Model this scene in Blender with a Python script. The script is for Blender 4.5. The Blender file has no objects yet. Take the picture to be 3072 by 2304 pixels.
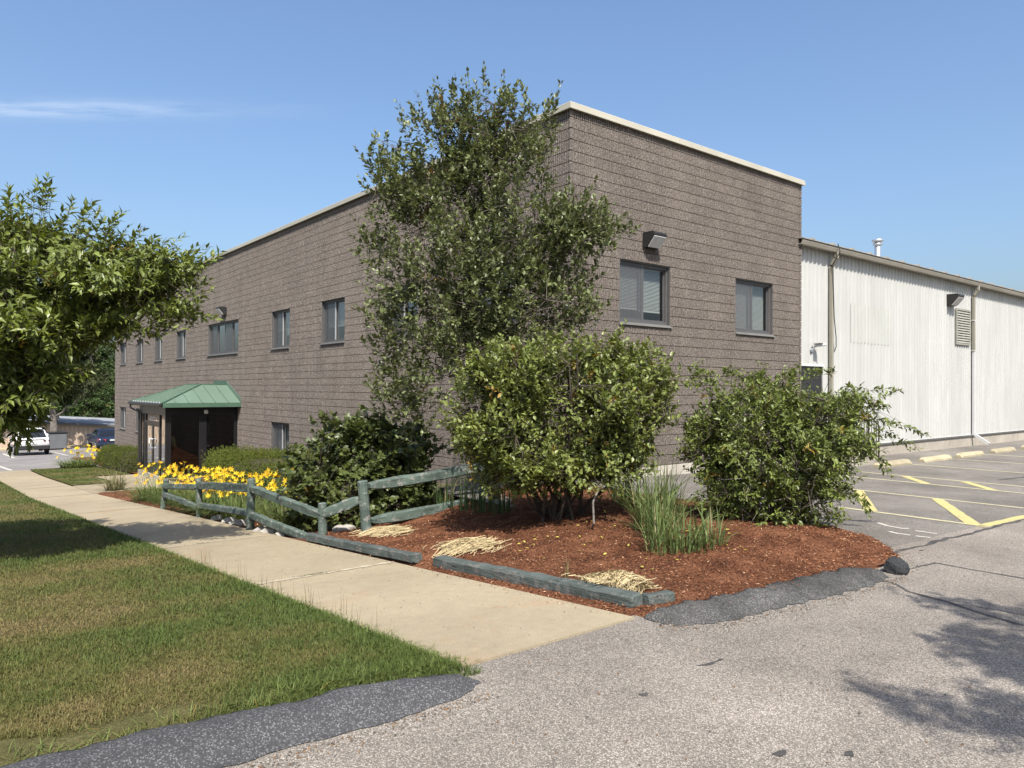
import bpy, math, random
import numpy as np
from mathutils import Matrix, Vector

SC = bpy.context.scene
COL = SC.collection
random.seed(11)
RNG = np.random.default_rng(11)

# ------------------------------------------------------------------ camera
CAM_H = 1.6
PITCH = math.atan(14 / 2218.7)
ROLL = 0.0044
HEAD = math.atan(2744 / 2218.7)          # heading between the two wall directions
F0 = np.array([math.cos(HEAD), math.sin(HEAD), 0.0])
R0 = np.array([math.sin(HEAD), -math.cos(HEAD), 0.0])
U0 = np.array([0.0, 0.0, 1.0])
FW = F0 * math.cos(PITCH) + U0 * math.sin(PITCH)
UP = U0 * math.cos(PITCH) - F0 * math.sin(PITCH)
RT = R0 * math.cos(ROLL) + UP * math.sin(ROLL)
UP = UP * math.cos(ROLL) - R0 * math.sin(ROLL)
CP = np.array([0.0, 0.0, CAM_H])
cam = bpy.data.cameras.new('camera')
cam.lens = 26.0
cam.sensor_width = 36.0
cam.clip_start = 0.05
cam.clip_end = 3000
cam_o = bpy.data.objects.new('camera', cam)
COL.objects.link(cam_o)
cam_o.matrix_world = Matrix(((RT[0], UP[0], -FW[0], 0), (RT[1], UP[1], -FW[1], 0), (RT[2], UP[2], -FW[2], CAM_H), (0, 0, 0, 1)))
SC.camera = cam_o

# ------------------------------------------------------------------ sun, sky, exposure
SUN_EL = math.radians(52)
SUN_H = np.array([-0.476, -0.880])
SUN_H = SUN_H / np.linalg.norm(SUN_H)
SUN = np.array([SUN_H[0] * math.cos(SUN_EL), SUN_H[1] * math.cos(SUN_EL), math.sin(SUN_EL)])
ld = bpy.data.lights.new('sun', 'SUN')
ld.energy = 5.0
ld.angle = math.radians(0.55)
ld.color = (1.0, 0.945, 0.86)
lo = bpy.data.objects.new('sun', ld)
COL.objects.link(lo)
lo.rotation_euler = Vector(SUN).to_track_quat('Z', 'Y').to_euler()
lo.location = (0, 0, 30)

world = bpy.data.worlds.new('World')
SC.world = world
world.use_nodes = True
wn, wl = world.node_tree.nodes, world.node_tree.links
bg = wn['Background']
sky = wn.new('ShaderNodeTexSky')
sky.sky_type = 'NISHITA'
sky.sun_disc = False
sky.sun_elevation = SUN_EL
sky.sun_rotation = math.atan2(SUN[0], SUN[1])
sky.altitude = 0
sky.air_density = 1.2
sky.dust_density = 3.8
sky.ozone_density = 6.0
# one thin streak of high cloud, a straight band on a level cloud layer
tc = wn.new('ShaderNodeTexCoord')
sep = wn.new('ShaderNodeSeparateXYZ')
wl.new(tc.outputs['Generated'], sep.inputs[0])

def wmath(op, a, b):
    n = wn.new('ShaderNodeMath'); n.operation = op
    for i, x in enumerate((a, b)):
        if x is None: continue
        if isinstance(x, (int, float)): n.inputs[i].default_value = x
        else: wl.new(x, n.inputs[i])
    return n.outputs[0]
zc_ = wmath('MAXIMUM', sep.outputs['Z'], 0.02)
px_, py_ = wmath('DIVIDE', sep.outputs['X'], zc_), wmath('DIVIDE', sep.outputs['Y'], zc_)
BD = math.radians(51)                                     # the band runs across this bearing
cf = wmath('ADD', wmath('MULTIPLY', px_, math.cos(BD)), wmath('MULTIPLY', py_, math.sin(BD)))
cr = wmath('SUBTRACT', wmath('MULTIPLY', px_, math.sin(BD)), wmath('MULTIPLY', py_, math.cos(BD)))
comb = wn.new('ShaderNodeCombineXYZ')
wl.new(cr, comb.inputs[0]); wl.new(cf, comb.inputs[1])
mp = wn.new('ShaderNodeMapping')
mp.inputs['Scale'].default_value = (3.2, 11.0, 1.0)
wl.new(comb.outputs[0], mp.inputs[0])
cn = wn.new('ShaderNodeTexNoise')
cn.inputs['Scale'].default_value = 1.0
cn.inputs['Detail'].default_value = 5
cn.inputs['Roughness'].default_value = 0.6
wl.new(mp.outputs[0], cn.inputs['Vector'])
d_el = wmath('DIVIDE', wmath('SUBTRACT', cf, 2.66), 0.085)
g_el = wmath('POWER', 2.718, wmath('MULTIPLY', wmath('MULTIPLY', d_el, d_el), -1.0))
d_az = wmath('DIVIDE', wmath('SUBTRACT', cr, -1.75), 0.62)
g_az = wmath('POWER', 2.718, wmath('MULTIPLY', wmath('MULTIPLY', d_az, d_az), -1.0))
cl = wmath('MULTIPLY', wmath('MULTIPLY', g_el, g_az), wmath('MAXIMUM', wmath('SUBTRACT', cn.outputs[0], 0.30), 0.0))
cl = wmath('MINIMUM', wmath('MULTIPLY', cl, 1.0), 0.24)
mixc = wn.new('ShaderNodeMix'); mixc.data_type = 'RGBA'
wl.new(cl, mixc.inputs[0])
wl.new(sky.outputs[0], mixc.inputs[6])
mixc.inputs[7].default_value = (5.2, 5.5, 6.0, 1)
wl.new(mixc.outputs[2], bg.inputs['Color'])
bg.inputs['Strength'].default_value = 0.121

SC.view_settings.view_transform = 'Standard'
SC.view_settings.look = 'None'
SC.view_settings.exposure = 0.80
SC.view_settings.gamma = 1.0
SC.view_settings.use_curve_mapping = False
SC.render.engine = 'CYCLES'
SC.cycles.max_bounces = 8
SC.cycles.transparent_max_bounces = 16
SC.cycles.use_denoising = True

# ------------------------------------------------------------------ geometry helpers
FPX = 3072 * 26 / 36
def ray(x, y): return FW + RT * (x - 1536) / FPX + UP * (1152 - y) / FPX
def atd(x, y, d): return CP + ray(x, y) * d                      # point seen at photo pixel x, y and d metres deep
def onv(x, y, v):
    r = ray(x, y); return CP + r * (v / r[1])
def onu(x, y, u):
    r = ray(x, y); return CP + r * (u / r[0])
def sstep(a, b, x):
    t = np.clip((np.asarray(x, float) - a) / (b - a), 0, 1); return t * t * (3 - 2 * t)
def g_side(v):
    v = np.asarray(v, float)
    return -.0695 * np.clip(v - 3.4, 0, 20.1) - .05 * np.clip(v - 23.5, 0, 10) - .035 * np.clip(v - 33.5, 0, 40)
def g_lot(u): return np.interp(u, [5, 10.6, 13.1, 15.3, 19.6, 25, 34, 80], [0, -.11, -.18, -.22, -.28, -.31, -.33, -.5])
def gz(u, v):                                                     # lie of the land
    u = np.asarray(u, float); v = np.asarray(v, float)
    w = sstep(4.3, 8, u) * (1 - sstep(9.2, 12.5, v))
    w = np.where((u > 9.25) & (v < 20), 1.0, w)
    return g_side(v) * (1 - w) + g_lot(u) * w
def gnd(x, y):
    r = ray(x, y)
    for t in np.linspace(1, 90, 4000):
        p = CP + r * t
        if p[2] <= gz(p[0], p[1]): return p
    return p
DS = 3072 / 2212.0
def dpx(x, y, d): return atd(x * DS, y * DS, d)

ORIGIN = {}
def setp(o, label=None, cat=None, group=None, kind=None):
    if label: o['label'] = label
    if cat: o['category'] = cat
    if group: o['group'] = group
    if kind: o['kind'] = kind
    return o
def thing(name, loc, label, cat, group=None):
    o = bpy.data.objects.new(name, None)
    o.empty_display_size = 0.2
    COL.objects.link(o)
    o.location = [float(c) for c in loc]
    ORIGIN[o.name] = np.array(loc, float)
    return setp(o, label, cat, group)
def link_mesh(name, me, mat, parent=None, origin=None):
    o = bpy.data.objects.new(name, me)
    COL.objects.link(o)
    if mat is not None and not me.materials: me.materials.append(mat)
    if parent is not None:
        o.parent = parent
        ORIGIN[o.name] = ORIGIN[parent.name]
    else:
        og = np.zeros(3) if origin is None else np.array(origin, float)
        o.location = [float(c) for c in og]
        ORIGIN[o.name] = og
    return o
def np_mesh(name, V, faces, smooth=False, cols=None):
    """V (n,3); faces: list of (m,k) int arrays (each with its own polygon size)"""
    me = bpy.data.meshes.new(name)
    V = np.ascontiguousarray(V, dtype=np.float32)
    faces = [np.asarray(f, dtype=np.int32) for f in faces if len(f)]
    nl = sum(f.size for f in faces); nf = sum(len(f) for f in faces)
    me.vertices.add(len(V)); me.vertices.foreach_set('co', V.ravel())
    me.loops.add(nl); me.loops.foreach_set('vertex_index', np.concatenate([f.ravel() for f in faces]))
    me.polygons.add(nf)
    tot = np.concatenate([np.full(len(f), f.shape[1], np.int32) for f in faces])
    st = np.concatenate([[0], np.cumsum(tot)[:-1]]).astype(np.int32)
    me.polygons.foreach_set('loop_start', st)
    me.polygons.foreach_set('loop_total', tot)
    me.polygons.foreach_set('use_smooth', np.full(nf, smooth))
    me.update(calc_edges=True)
    if cols is not None:
        ca = me.color_attributes.new('tint', 'FLOAT_COLOR', 'POINT')
        c4 = np.ones((len(V), 4), np.float32); c4[:, :3] = cols
        ca.data.foreach_set('color', c4.ravel())
    return me
class MB:
    """collects shapes in world coordinates; obj() makes ONE mesh object of them"""
    def __init__(s): s.v = []; s.f = []
    def poly(s, pts):
        b = len(s.v); s.v += [tuple(map(float, p)) for p in pts]; s.f.append(tuple(range(b, b + len(pts)))); return s
    def mesh(s, pts, faces):
        b = len(s.v); s.v += [tuple(map(float, p)) for p in pts]
        s.f += [tuple(b + i for i in f) for f in faces]; return s
    def box(s, lo, hi):
        x0, y0, z0 = lo; x1, y1, z1 = hi
        return s.mesh([(x0, y0, z0), (x1, y0, z0), (x1, y1, z0), (x0, y1, z0), (x0, y0, z1), (x1, y0, z1), (x1, y1, z1), (x0, y1, z1)],
                      [(3, 2, 1, 0), (4, 5, 6, 7), (0, 1, 5, 4), (1, 2, 6, 5), (2, 3, 7, 6), (3, 0, 4, 7)])
    def bbox(s, lo, hi, b=0.01):
        """box with chamfered edges"""
        lo = np.array(lo, float); hi = np.array(hi, float); b = min(b, .45 * min(hi - lo)); pts = []
        for sz in (0, 1):
            for sy in (0, 1):
                for sx in (0, 1):
                    c = np.where([sx, sy, sz], hi, lo); d = np.where([sx, sy, sz], -b, b)
                    for ax in range(3):
                        p = c + d; p[ax] = c[ax]; pts.append(p)
        I = lambda sx, sy, sz, ax: ((sz * 2 + sy) * 2 + sx) * 3 + ax
        fs = []
        for ax in range(3):
            o1, o2 = [(1, 2), (2, 0), (0, 1)][ax]
            for sd in (0, 1):
                q = []
                for (a, c) in ((0, 0), (1, 0), (1, 1), (0, 1)):
                    k = [0, 0, 0]; k[ax] = sd; k[o1] = a; k[o2] = c; q.append(I(*k, ax))
                fs.append(tuple(q if sd else q[::-1]))
        for ax in range(3):
            o1, o2 = [(1, 2), (2, 0), (0, 1)][ax]
            for a in (0, 1):
                for c in (0, 1):
                    k0 = [0, 0, 0]; k0[o1] = a; k0[o2] = c; k1 = list(k0); k1[ax] = 1
                    q = (I(*k0, o1), I(*k1, o1), I(*k1, o2), I(*k0, o2))
                    fs.append(q if (a == c) else q[::-1])
        for sz in (0, 1):
            for sy in (0, 1):
                for sx in (0, 1):
                    q = (I(sx, sy, sz, 0), I(sx, sy, sz, 1), I(sx, sy, sz, 2))
                    fs.append(q if (sx + sy + sz) % 2 else q[::-1])
        return s.mesh(pts, fs)
    def tube(s, pts, rad, n=8, cap=True):
        pts = [np.array(p, float) for p in pts]
        if isinstance(rad, (int, float)): rad = [rad] * len(pts)
        base = len(s.v); ref = None
        for i, p in enumerate(pts):
            t = pts[min(i + 1, len(pts) - 1)] - pts[max(i - 1, 0)]
            t = t / (np.linalg.norm(t) + 1e-9)
            if ref is None:
                ref = np.cross(t, (0, 0, 1.0))
                if np.linalg.norm(ref) < 1e-3: ref = np.cross(t, (1.0, 0, 0))
            ref = ref - t * (ref @ t); ref /= np.linalg.norm(ref) + 1e-9
            b = np.cross(t, ref)
            for k in range(n):
                a = 2 * math.pi * k / n
                s.v.append(tuple(p + (ref * math.cos(a) + b * math.sin(a)) * rad[i]))
        for i in range(len(pts) - 1):
            for k in range(n):
                k2 = (k + 1) % n
                s.f.append((base + i * n + k, base + i * n + k2, base + (i + 1) * n + k2, base + (i + 1) * n + k))
        if cap:
            s.f.append(tuple(base + k for k in range(n))[::-1])
            s.f.append(tuple(base + (len(pts) - 1) * n + k for k in range(n)))
        return s
    def beam(s, a, b, w, h, up=(0, 0, 1), b_=0.0):
        a = np.array(a, float); b = np.array(b, float); t = b - a; t /= np.linalg.norm(t)
        sd = np.cross(t, up); sd /= np.linalg.norm(sd); upv = np.cross(sd, t)
        pts = []
        for p in (a, b):
            for (x, y) in ((-1, -1), (1, -1), (1, 1), (-1, 1)): pts.append(p + sd * x * w / 2 + upv * y * h / 2)
        return s.mesh(pts, [(3, 2, 1, 0), (4, 5, 6, 7), (0, 1, 5, 4), (1, 2, 6, 5), (2, 3, 7, 6), (3, 0, 4, 7)])
    def xf(s, M):
        s.v = [tuple((M @ Vector(p))) for p in s.v]; return s
    def me(s, name, og=(0, 0, 0), smooth=False):
        me = bpy.data.meshes.new(name)
        og = np.array(og, float)
        me.from_pydata([tuple(np.array(p) - og) for p in s.v], [], s.f)
        if smooth: me.polygons.foreach_set('use_smooth', [True] * len(me.polygons))
        me.update()
        return me
    def obj(s, name, mat, parent=None, origin=None, smooth=False):
        og = ORIGIN[parent.name] if parent is not None else (np.zeros(3) if origin is None else origin)
        return link_mesh(name, s.me(name, og, smooth), mat, parent, origin)

# ------------------------------------------------------------------ material helpers
class NT:
    def __init__(s, name):
        s.m = bpy.data.materials.new(name); s.m.use_nodes = True
        s.n, s.l = s.m.node_tree.nodes, s.m.node_tree.links
        s.p = s.n['Principled BSDF']; s.out = s.n['Material Output']
    def add(s, t, **kw):
        n = s.n.new(t)
        for k, v in kw.items(): setattr(n, k, v)
        return n
    def put(s, sock, v):
        if isinstance(v, bpy.types.NodeSocket): s.l.new(v, sock)
        elif isinstance(v, (tuple, list)) and len(v) == 3 and sock.type == 'RGBA': sock.default_value = (*v, 1)
        else: sock.default_value = v
    def pos(s):
        if not hasattr(s, '_pos'): s._pos = s.add('ShaderNodeNewGeometry').outputs['Position']
        return s._pos
    def noise(s, scale, detail=3, rough=.55, vec=None, dist=0.0, stretch=None):
        n = s.add('ShaderNodeTexNoise')
        n.inputs['Scale'].default_value = scale; n.inputs['Detail'].default_value = detail
        n.inputs['Roughness'].default_value = rough; n.inputs['Distortion'].default_value = dist
        v = vec if vec is not None else s.pos()
        if stretch:
            mp_ = s.add('ShaderNodeMapping'); mp_.inputs['Scale'].default_value = stretch
            s.l.new(v, mp_.inputs[0]); v = mp_.outputs[0]
        s.l.new(v, n.inputs['Vector'])
        return n.outputs[0]
    def voro(s, scale, out='Distance', feature='F1', vec=None):
        n = s.add('ShaderNodeTexVoronoi'); n.feature = feature
        n.inputs['Scale'].default_value = scale
        s.l.new(vec if vec is not None else s.pos(), n.inputs['Vector'])
        return n.outputs[out]
    def math(s, op, a, b=None, c=None):
        n = s.add('ShaderNodeMath', operation=op)
        for i, x in enumerate((a, b, c)):
            if x is not None: s.put(n.inputs[i], x)
        return n.outputs[0]
    def ramp(s, fac, stops):
        n = s.add('ShaderNodeValToRGB'); e = n.color_ramp.elements
        while len(e) < len(stops): e.new(0.5)
        for el, (p, c) in zip(e, stops):
            el.position = p; el.color = (*c, 1) if len(c) == 3 else c
        s.l.new(fac, n.inputs[0]); return n.outputs[0]
    def rng(s, fac, a, b, c=0.0, d=1.0):
        n = s.add('ShaderNodeMapRange'); s.l.new(fac, n.inputs[0])
        for i, x in enumerate((a, b, c, d)): n.inputs[i + 1].default_value = x
        return n.outputs[0]
    def mix(s, fac, a, b, mode='MIX'):
        n = s.add('ShaderNodeMix', data_type='RGBA', blend_type=mode)
        s.put(n.inputs[0], fac); s.put(n.inputs[6], a); s.put(n.inputs[7], b); return n.outputs[2]
    def bump(s, h, strength, dist=.01, normal=None):
        n = s.add('ShaderNodeBump'); n.inputs['Strength'].default_value = strength; n.inputs['Distance'].default_value = dist
        s.l.new(h, n.inputs['Height'])
        if normal is not None: s.l.new(normal, n.inputs['Normal'])
        return n.outputs[0]
    def done(s, col=None, rough=.8, spec=.3, metal=0.0, normal=None):
        if col is not None: s.put(s.p.inputs['Base Color'], col)
        s.put(s.p.inputs['Roughness'], rough)
        s.p.inputs['Specular IOR Level'].default_value = spec
        s.p.inputs['Metallic'].default_value = metal
        if normal is not None: s.l.new(normal, s.p.inputs['Normal'])
        return s.m
def plain(name, col, rough=.6, spec=.4, metal=0.0, var=.12, scale=3.0, fine=40.0, bump=.15, objvar=0.0):
    t = NT(name)
    a = t.noise(scale, 4); b = t.noise(fine, 3)
    f = t.math('MULTIPLY', t.rng(a, .3, .7, 1 - var, 1 + var), t.rng(b, .3, .7, 1 - var * .5, 1 + var * .5))
    if objvar:
        oi = t.add('ShaderNodeObjectInfo')
        f = t.math('MULTIPLY', f, t.rng(oi.outputs['Random'], 0, 1, 1 - objvar, 1 + objvar))
    v = t.add('ShaderNodeVectorMath', operation='SCALE')
    v.inputs[0].default_value = col; t.l.new(f, v.inputs['Scale'])
    return t.done(v.outputs[0], rough, spec, metal, t.bump(b, bump, .004) if bump else None)

# ------------------------------------------------------------------ materials
def mat_asphalt(name, dark, light, tone, big=.12, size=120.0, soft=.84):
    t = NT(name)
    cell = t.voro(size, 'Color')
    bw = t.add('ShaderNodeRGBToBW'); t.l.new(cell, bw.inputs[0])
    d = t.voro(size, 'Distance')
    fine = t.noise(size * 1.9, 2)
    f = t.math('MULTIPLY', t.rng(bw.outputs[0], .15, .85, 0, 1), t.rng(d, .02, .6, 1.15, .35))
    f = t.math('ADD', f, t.rng(fine, .3, .7, -.18, .18))
    lt2 = tuple(tn + (l_ - tn) * soft for tn, l_ in zip(tone, light)); dk2 = tuple(tn + (d_ - tn) * soft for tn, d_ in zip(tone, dark))
    c = t.ramp(f, [(.05, dk2), (.40, tone), (.64, lt2), (.97, tuple(x * 1.18 for x in lt2))])
    a = t.noise(.7, 5, .6); b = t.noise(3.1, 5, .65)
    m = t.math('MULTIPLY', t.rng(a, .3, .7, 1 - big, 1 + big), t.rng(b, .3, .7, 1 - big * .6, 1 + big * .6))
    wear = t.noise(.35, 3, .55, dist=.8)
    m = t.math('MULTIPLY', m, t.rng(wear, .35, .65, .90, 1.10))
    st_ = t.noise(1.6, 6, .7, dist=.5)
    m = t.math('MULTIPLY', m, t.rng(st_, .62, .76, 1, .72))
    spots = t.noise(16, 2, .5)
    m = t.math('MULTIPLY', m, t.rng(spots, .72, .77, 1, .6))
    v = t.add('ShaderNodeVectorMath', operation='SCALE'); t.l.new(c, v.inputs[0]); t.l.new(m, v.inputs['Scale'])
    h = t.math('ADD', f, t.math('MULTIPLY', b, .4))
    return t.done(v.outputs[0], .9, .2, 0, t.bump(h, .5, .006))
M_DRIVE = mat_asphalt('driveway_asphalt', (.085, .074, .062), (.395, .353, .305), (.232, .206, .176), .15, 140)
M_LOT = mat_asphalt('lot_asphalt', (.07, .064, .057), (.28, .258, .228), (.178, .163, .143), .2, 130)
M_BERM = mat_asphalt('berm_asphalt', (.032, .033, .035), (.17, .17, .17), (.062, .061, .062), .2, 115, .75)
M_SMEAR = mat_asphalt('smeared_asphalt', (.035, .035, .034), (.16, .155, .145), (.078, .076, .071), .5, 120)
M_FARLOT = mat_asphalt('far_lot_asphalt', (.12, .11, .105), (.30, .287, .275), (.21, .20, .19), .12, 60)
M_TAR = plain('crack_tar', (.055, .052, .05), .8, .2, 0, .3, 4, 60)

def mat_concrete(name, col, stain, var=.10):
    t = NT(name)
    a = t.noise(.9, 5, .6); b = t.noise(9, 5, .65); c = t.noise(160, 2, .7)
    m = t.math('MULTIPLY', t.rng(a, .3, .7, 1 - var, 1 + var), t.rng(b, .3, .7, 1 - var * .7, 1 + var * .7))
    m = t.math('MULTIPLY', m, t.rng(c, .3, .7, .76, 1.2))
    oi = t.add('ShaderNodeObjectInfo')
    m = t.math('MULTIPLY', m, t.rng(oi.outputs['Random'], 0, 1, .94, 1.05))
    st = t.rng(t.noise(1.3, 5, .65, dist=.8), .56, .74, 0, .6)
    cc = t.mix(st, col, stain)
    sp = t.rng(t.noise(38, 2, .5), .70, .75, 1, .7)
    m = t.math('MULTIPLY', m, sp)
    dk = t.rng(t.noise(2.6, 6, .7, dist=.4), .60, .78, 1, .80)
    m = t.math('MULTIPLY', m, dk)
    v = t.add('ShaderNodeVectorMath', operation='SCALE'); t.l.new(cc, v.inputs[0]); t.l.new(m, v.inputs['Scale'])
    return t.done(v.outputs[0], .88, .2, 0, t.bump(t.math('ADD', c, b), .3, .003))
M_WALK = mat_concrete('walk_concrete', (.262, .219, .148), (.27, .168, .10))
M_FOUND = mat_concrete('foundation_concrete', (.31, .28, .235), (.23, .205, .165), .16)
M_STOP = mat_concrete('wheel_stop_concrete', (.31, .27, .18), (.21, .19, .15), .2)
M_PALE = mat_concrete('pale_foundation', (.36, .33, .28), (.28, .25, .2), .12)

def mat_block():
    t = NT('split_block')
    a = t.noise(1.3, 4, .6); b = t.noise(95, 3, .75); c = t.noise(28, 4, .7)
    f = t.math('ADD', t.math('MULTIPLY', b, .50), t.math('MULTIPLY', c, .50))
    col = t.ramp(f, [(.36, (.050, .042, .036)), (.45, (.120, .101, .088)), (.52, (.182, .156, .136)), (.58, (.262, .232, .206)), (.66, (.46, .42, .385))])
    oi = t.add('ShaderNodeObjectInfo')
    sk = t.noise(2.2, 5, .65, stretch=(1, 1, .10)); a = t.math('ADD', t.math('MULTIPLY', a, .6), t.math('MULTIPLY', sk, .4))
    m = t.math('MULTIPLY', t.rng(a, .35, .65, .70, .92), t.rng(oi.outputs['Random'], 0, 1, .95, 1.06))
    v = t.add('ShaderNodeVectorMath', operation='SCALE'); t.l.new(col, v.inputs[0]); t.l.new(m, v.inputs['Scale'])
    return t.done(v.outputs[0], .95, .12, 0, t.bump(f, .9, .02))
M_BLOCK = mat_block()
M_MORTAR = plain('dark_mortar', (.045, .038, .033), .95, .1, 0, .2, 6, 50)
M_INT = plain('room_paint', (.20, .195, .18), .9, .2, 0, .05)
M_FLOORIN = plain('room_floor', (.10, .10, .095), .8, .2, 0, .1)
M_COPING = plain('coping_metal', (.36, .34, .275), .45, .4, 0, .08, 1.2, 30, .05, .05)
M_FRAME = plain('dark_aluminium', (.075, .073, .072), .45, .4, 0, .08, 3, 60, .05)
M_FRAME2 = plain('grey_aluminium', (.085, .085, .087), .4, .5, .2, .08, 3, 60, .05)
M_SASH = plain('bright_sash', (.40, .405, .41), .35, .5, .3, .06, 3, 60, .04)
M_SILL = plain('sill_metal', (.16, .155, .145), .5, .4, 0, .1)
M_BLIND = plain('blind_slat', (.31, .305, .285), .6, .3, 0, .04, 3, 30, 0)
M_SCREEN = None
def mat_glass(name, tint=(.9, .95, .95), refl=1.0, dark=1.0):
    t = NT(name)
    t.n.remove(t.p)
    lw = t.add('ShaderNodeLayerWeight'); lw.inputs['Blend'].default_value = .5
    fz = t.math('ADD', t.math('MULTIPLY', t.math('POWER', lw.outputs['Facing'], 4.0), .90), .045)
    tr = t.add('ShaderNodeBsdfTransparent'); tr.inputs[0].default_value = (tint[0] * dark, tint[1] * dark, tint[2] * dark, 1)
    gl = t.add('ShaderNodeBsdfGlossy'); gl.inputs['Roughness'].default_value = .012
    gl.inputs['Color'].default_value = (1, 1, 1, 1)
    wob = t.noise(1.3, 2, .5)
    t.l.new(t.bump(wob, .12, .02), gl.inputs['Normal'])
    mx = t.add('ShaderNodeMixShader')
    t.l.new(t.math('MINIMUM', t.math('MULTIPLY', fz, 1.7 * refl), 1.0), mx.inputs[0])
    t.l.new(tr.outputs[0], mx.inputs[1]); t.l.new(gl.outputs[0], mx.inputs[2])
    t.l.new(mx.outputs[0], t.out.inputs[0])
    return t.m
M_GLASS = mat_glass('window_glass')
M_TINT = mat_glass('dark_tinted_glass', (.5, .5, .51), 1.0, .45)
def mat_screen():
    t = NT('insect_screen'); t.n.remove(t.p)
    tr = t.add('ShaderNodeBsdfTransparent'); df = t.add('ShaderNodeBsdfDiffuse'); df.inputs[0].default_value = (.13, .135, .14, 1)
    mx = t.add('ShaderNodeMixShader'); mx.inputs[0].default_value = .40
    t.l.new(tr.outputs[0], mx.inputs[1]); t.l.new(df.outputs[0], mx.inputs[2]); t.l.new(mx.outputs[0], t.out.inputs[0])
    return t.m
M_SCREEN = mat_screen()
def mat_siding():
    t = NT('white_siding')
    a = t.noise(.5, 4, .6); b = t.noise(3, 4, .6, stretch=(1, 1, .12))
    oi = t.add('ShaderNodeObjectInfo')
    m = t.math('MULTIPLY', t.rng(a, .3, .7, .95, 1.04), t.rng(b, .3, .7, .90, 1.04))
    m = t.math('MULTIPLY', m, t.rng(oi.outputs['Random'], 0, 1, .96, 1.02))
    v = t.add('ShaderNodeVectorMath', operation='SCALE'); v.inputs[0].default_value = (.385, .388, .368); t.l.new(m, v.inputs['Scale'])
    return t.done(v.outputs[0], .5, .35)
M_SIDING = mat_siding()
M_PATCH = plain('patch_siding', (.352, .36, .328), .5, .35, 0, .05, 1, 20, 0)
M_TRIMDK = plain('base_trim', (.09, .085, .08), .6, .3)
M_GUTTER = plain('tan_gutter', (.26, .24, .195), .5, .4, 0, .12, 1.0, 30, .05)
M_ROOFTAN = plain('tan_roof', (.24, .22, .19), .6, .3, 0, .12)
M_DSPOUT = plain('tan_downspout', (.23, .215, .17), .5, .4, 0, .12, 1.5)
M_DSWHITE = plain('white_downspout', (.46, .46, .45), .45, .4, 0, .06)
M_LOUVER = plain('louver_metal', (.24, .238, .20), .55, .35, 0, .15, 5)
M_STEEL = plain('galvanised_steel', (.50, .53, .56), .35, .5, .75, .12, 4)
M_BRONZE = plain('dark_bronze', (.028, .027, .026), .4, .4, .2, .15)
M_LENS = plain('lamp_lens', (.42, .42, .41), .3, .5, 0, .1, 12, 60, .1)
M_BLACK = plain('black_paint', (.012, .012, .013), .45, .4, 0, .2)
M_RAIL = plain('rusty_black_rail', (.035, .025, .022), .6, .3, 0, .3, 12)
M_CABLE = plain('black_cable', (.01, .01, .01), .6, .3)
M_WHITEP = plain('white_plastic', (.48, .48, .47), .4, .4, 0, .05)
M_VBLACK = plain('vestibule_black', (.010, .010, .011), .35, .45, 0, .2, 3, 40, .05)
M_GREENROOF = plain('green_metal_roof', (.100, .150, .112), .42, .4, 0, .10, .9, 30, .04)
M_GREENDK = plain('green_fascia', (.055, .105, .070), .45, .4, 0, .1)
M_DOORBLK = plain('dark_door', (.02, .02, .021), .5, .4)

def mat_paintwood():
    t = NT('peeling_green_paint')
    tc = t.add('ShaderNodeTexCoord')
    gr = t.noise(30, 4, .65, stretch=(.25, .25, 1.6)); bg_ = t.noise(4, 4, .6); pe = t.noise(13, 5, .7)
    green = t.ramp(bg_, [(.3, (.048, .065, .055)), (.7, (.092, .124, .104))])
    wood = t.ramp(gr, [(.3, (.10, .095, .09)), (.7, (.34, .32, .29))])
    c = t.mix(t.rng(pe, .55, .62, 0, .8), green, wood)
    c = t.mix(t.rng(gr, .30, .38, .75, 0), c, (.022, .026, .025))
    h = t.math('ADD', gr, t.math('MULTIPLY', pe, .6))
    return t.done(c, .75, .25, 0, t.bump(h, .7, .012))
M_PWOOD = mat_paintwood()
def mat_timber():
    t = NT('weathered_green_timber')
    gr = t.noise(26, 5, .7, stretch=(1.6, .16, 1.6)); bg_ = t.noise(3.5, 4, .6); pe = t.noise(9, 5, .7)
    green = t.ramp(bg_, [(.3, (.046, .056, .051)), (.7, (.088, .104, .096))])
    wood = t.ramp(gr, [(.3, (.065, .062, .058)), (.7, (.22, .205, .185))])
    c = t.mix(t.rng(pe, .52, .62, 0, .7), green, wood)
    c = t.mix(t.rng(gr, .32, .42, .9, 0), c, (.016, .018, .018))
    return t.done(c, .8, .2, 0, t.bump(t.math('ADD', gr, pe), .9, .018))
M_TIMBER = mat_timber()

def mat_leaf(name, trans=.30, rough=.42, spec=.45):
    t = NT(name)
    at = t.add('ShaderNodeAttribute', attribute_name='tint')
    t.put(t.p.inputs['Base Color'], at.outputs['Color'])
    t.p.inputs['Roughness'].default_value = rough; t.p.inputs['Specular IOR Level'].default_value = spec
    tl = t.add('ShaderNodeBsdfTranslucent')
    hs = t.add('ShaderNodeHueSaturation'); hs.inputs['Saturation'].default_value = 1.15; hs.inputs['Value'].default_value = 1.25; hs.inputs['Hue'].default_value = .485
    t.l.new(at.outputs['Color'], hs.inputs['Color']); t.l.new(hs.outputs[0], tl.inputs[0])
    mx = t.add('ShaderNodeMixShader'); mx.inputs[0].default_value = trans
    t.l.new(t.p.outputs[0], mx.inputs[1]); t.l.new(tl.outputs[0], mx.inputs[2]); t.l.new(mx.outputs[0], t.out.inputs[0])
    return t.m
M_LEAF = mat_leaf('leaf', .22, .42, .42)
M_LEAFM = mat_leaf('matt_leaf', .28, .75, .12)
M_GRASSB = mat_leaf('grass_blade', .30, .6, .25)
M_PETAL = mat_leaf('petal', .30, .6, .2)
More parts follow.
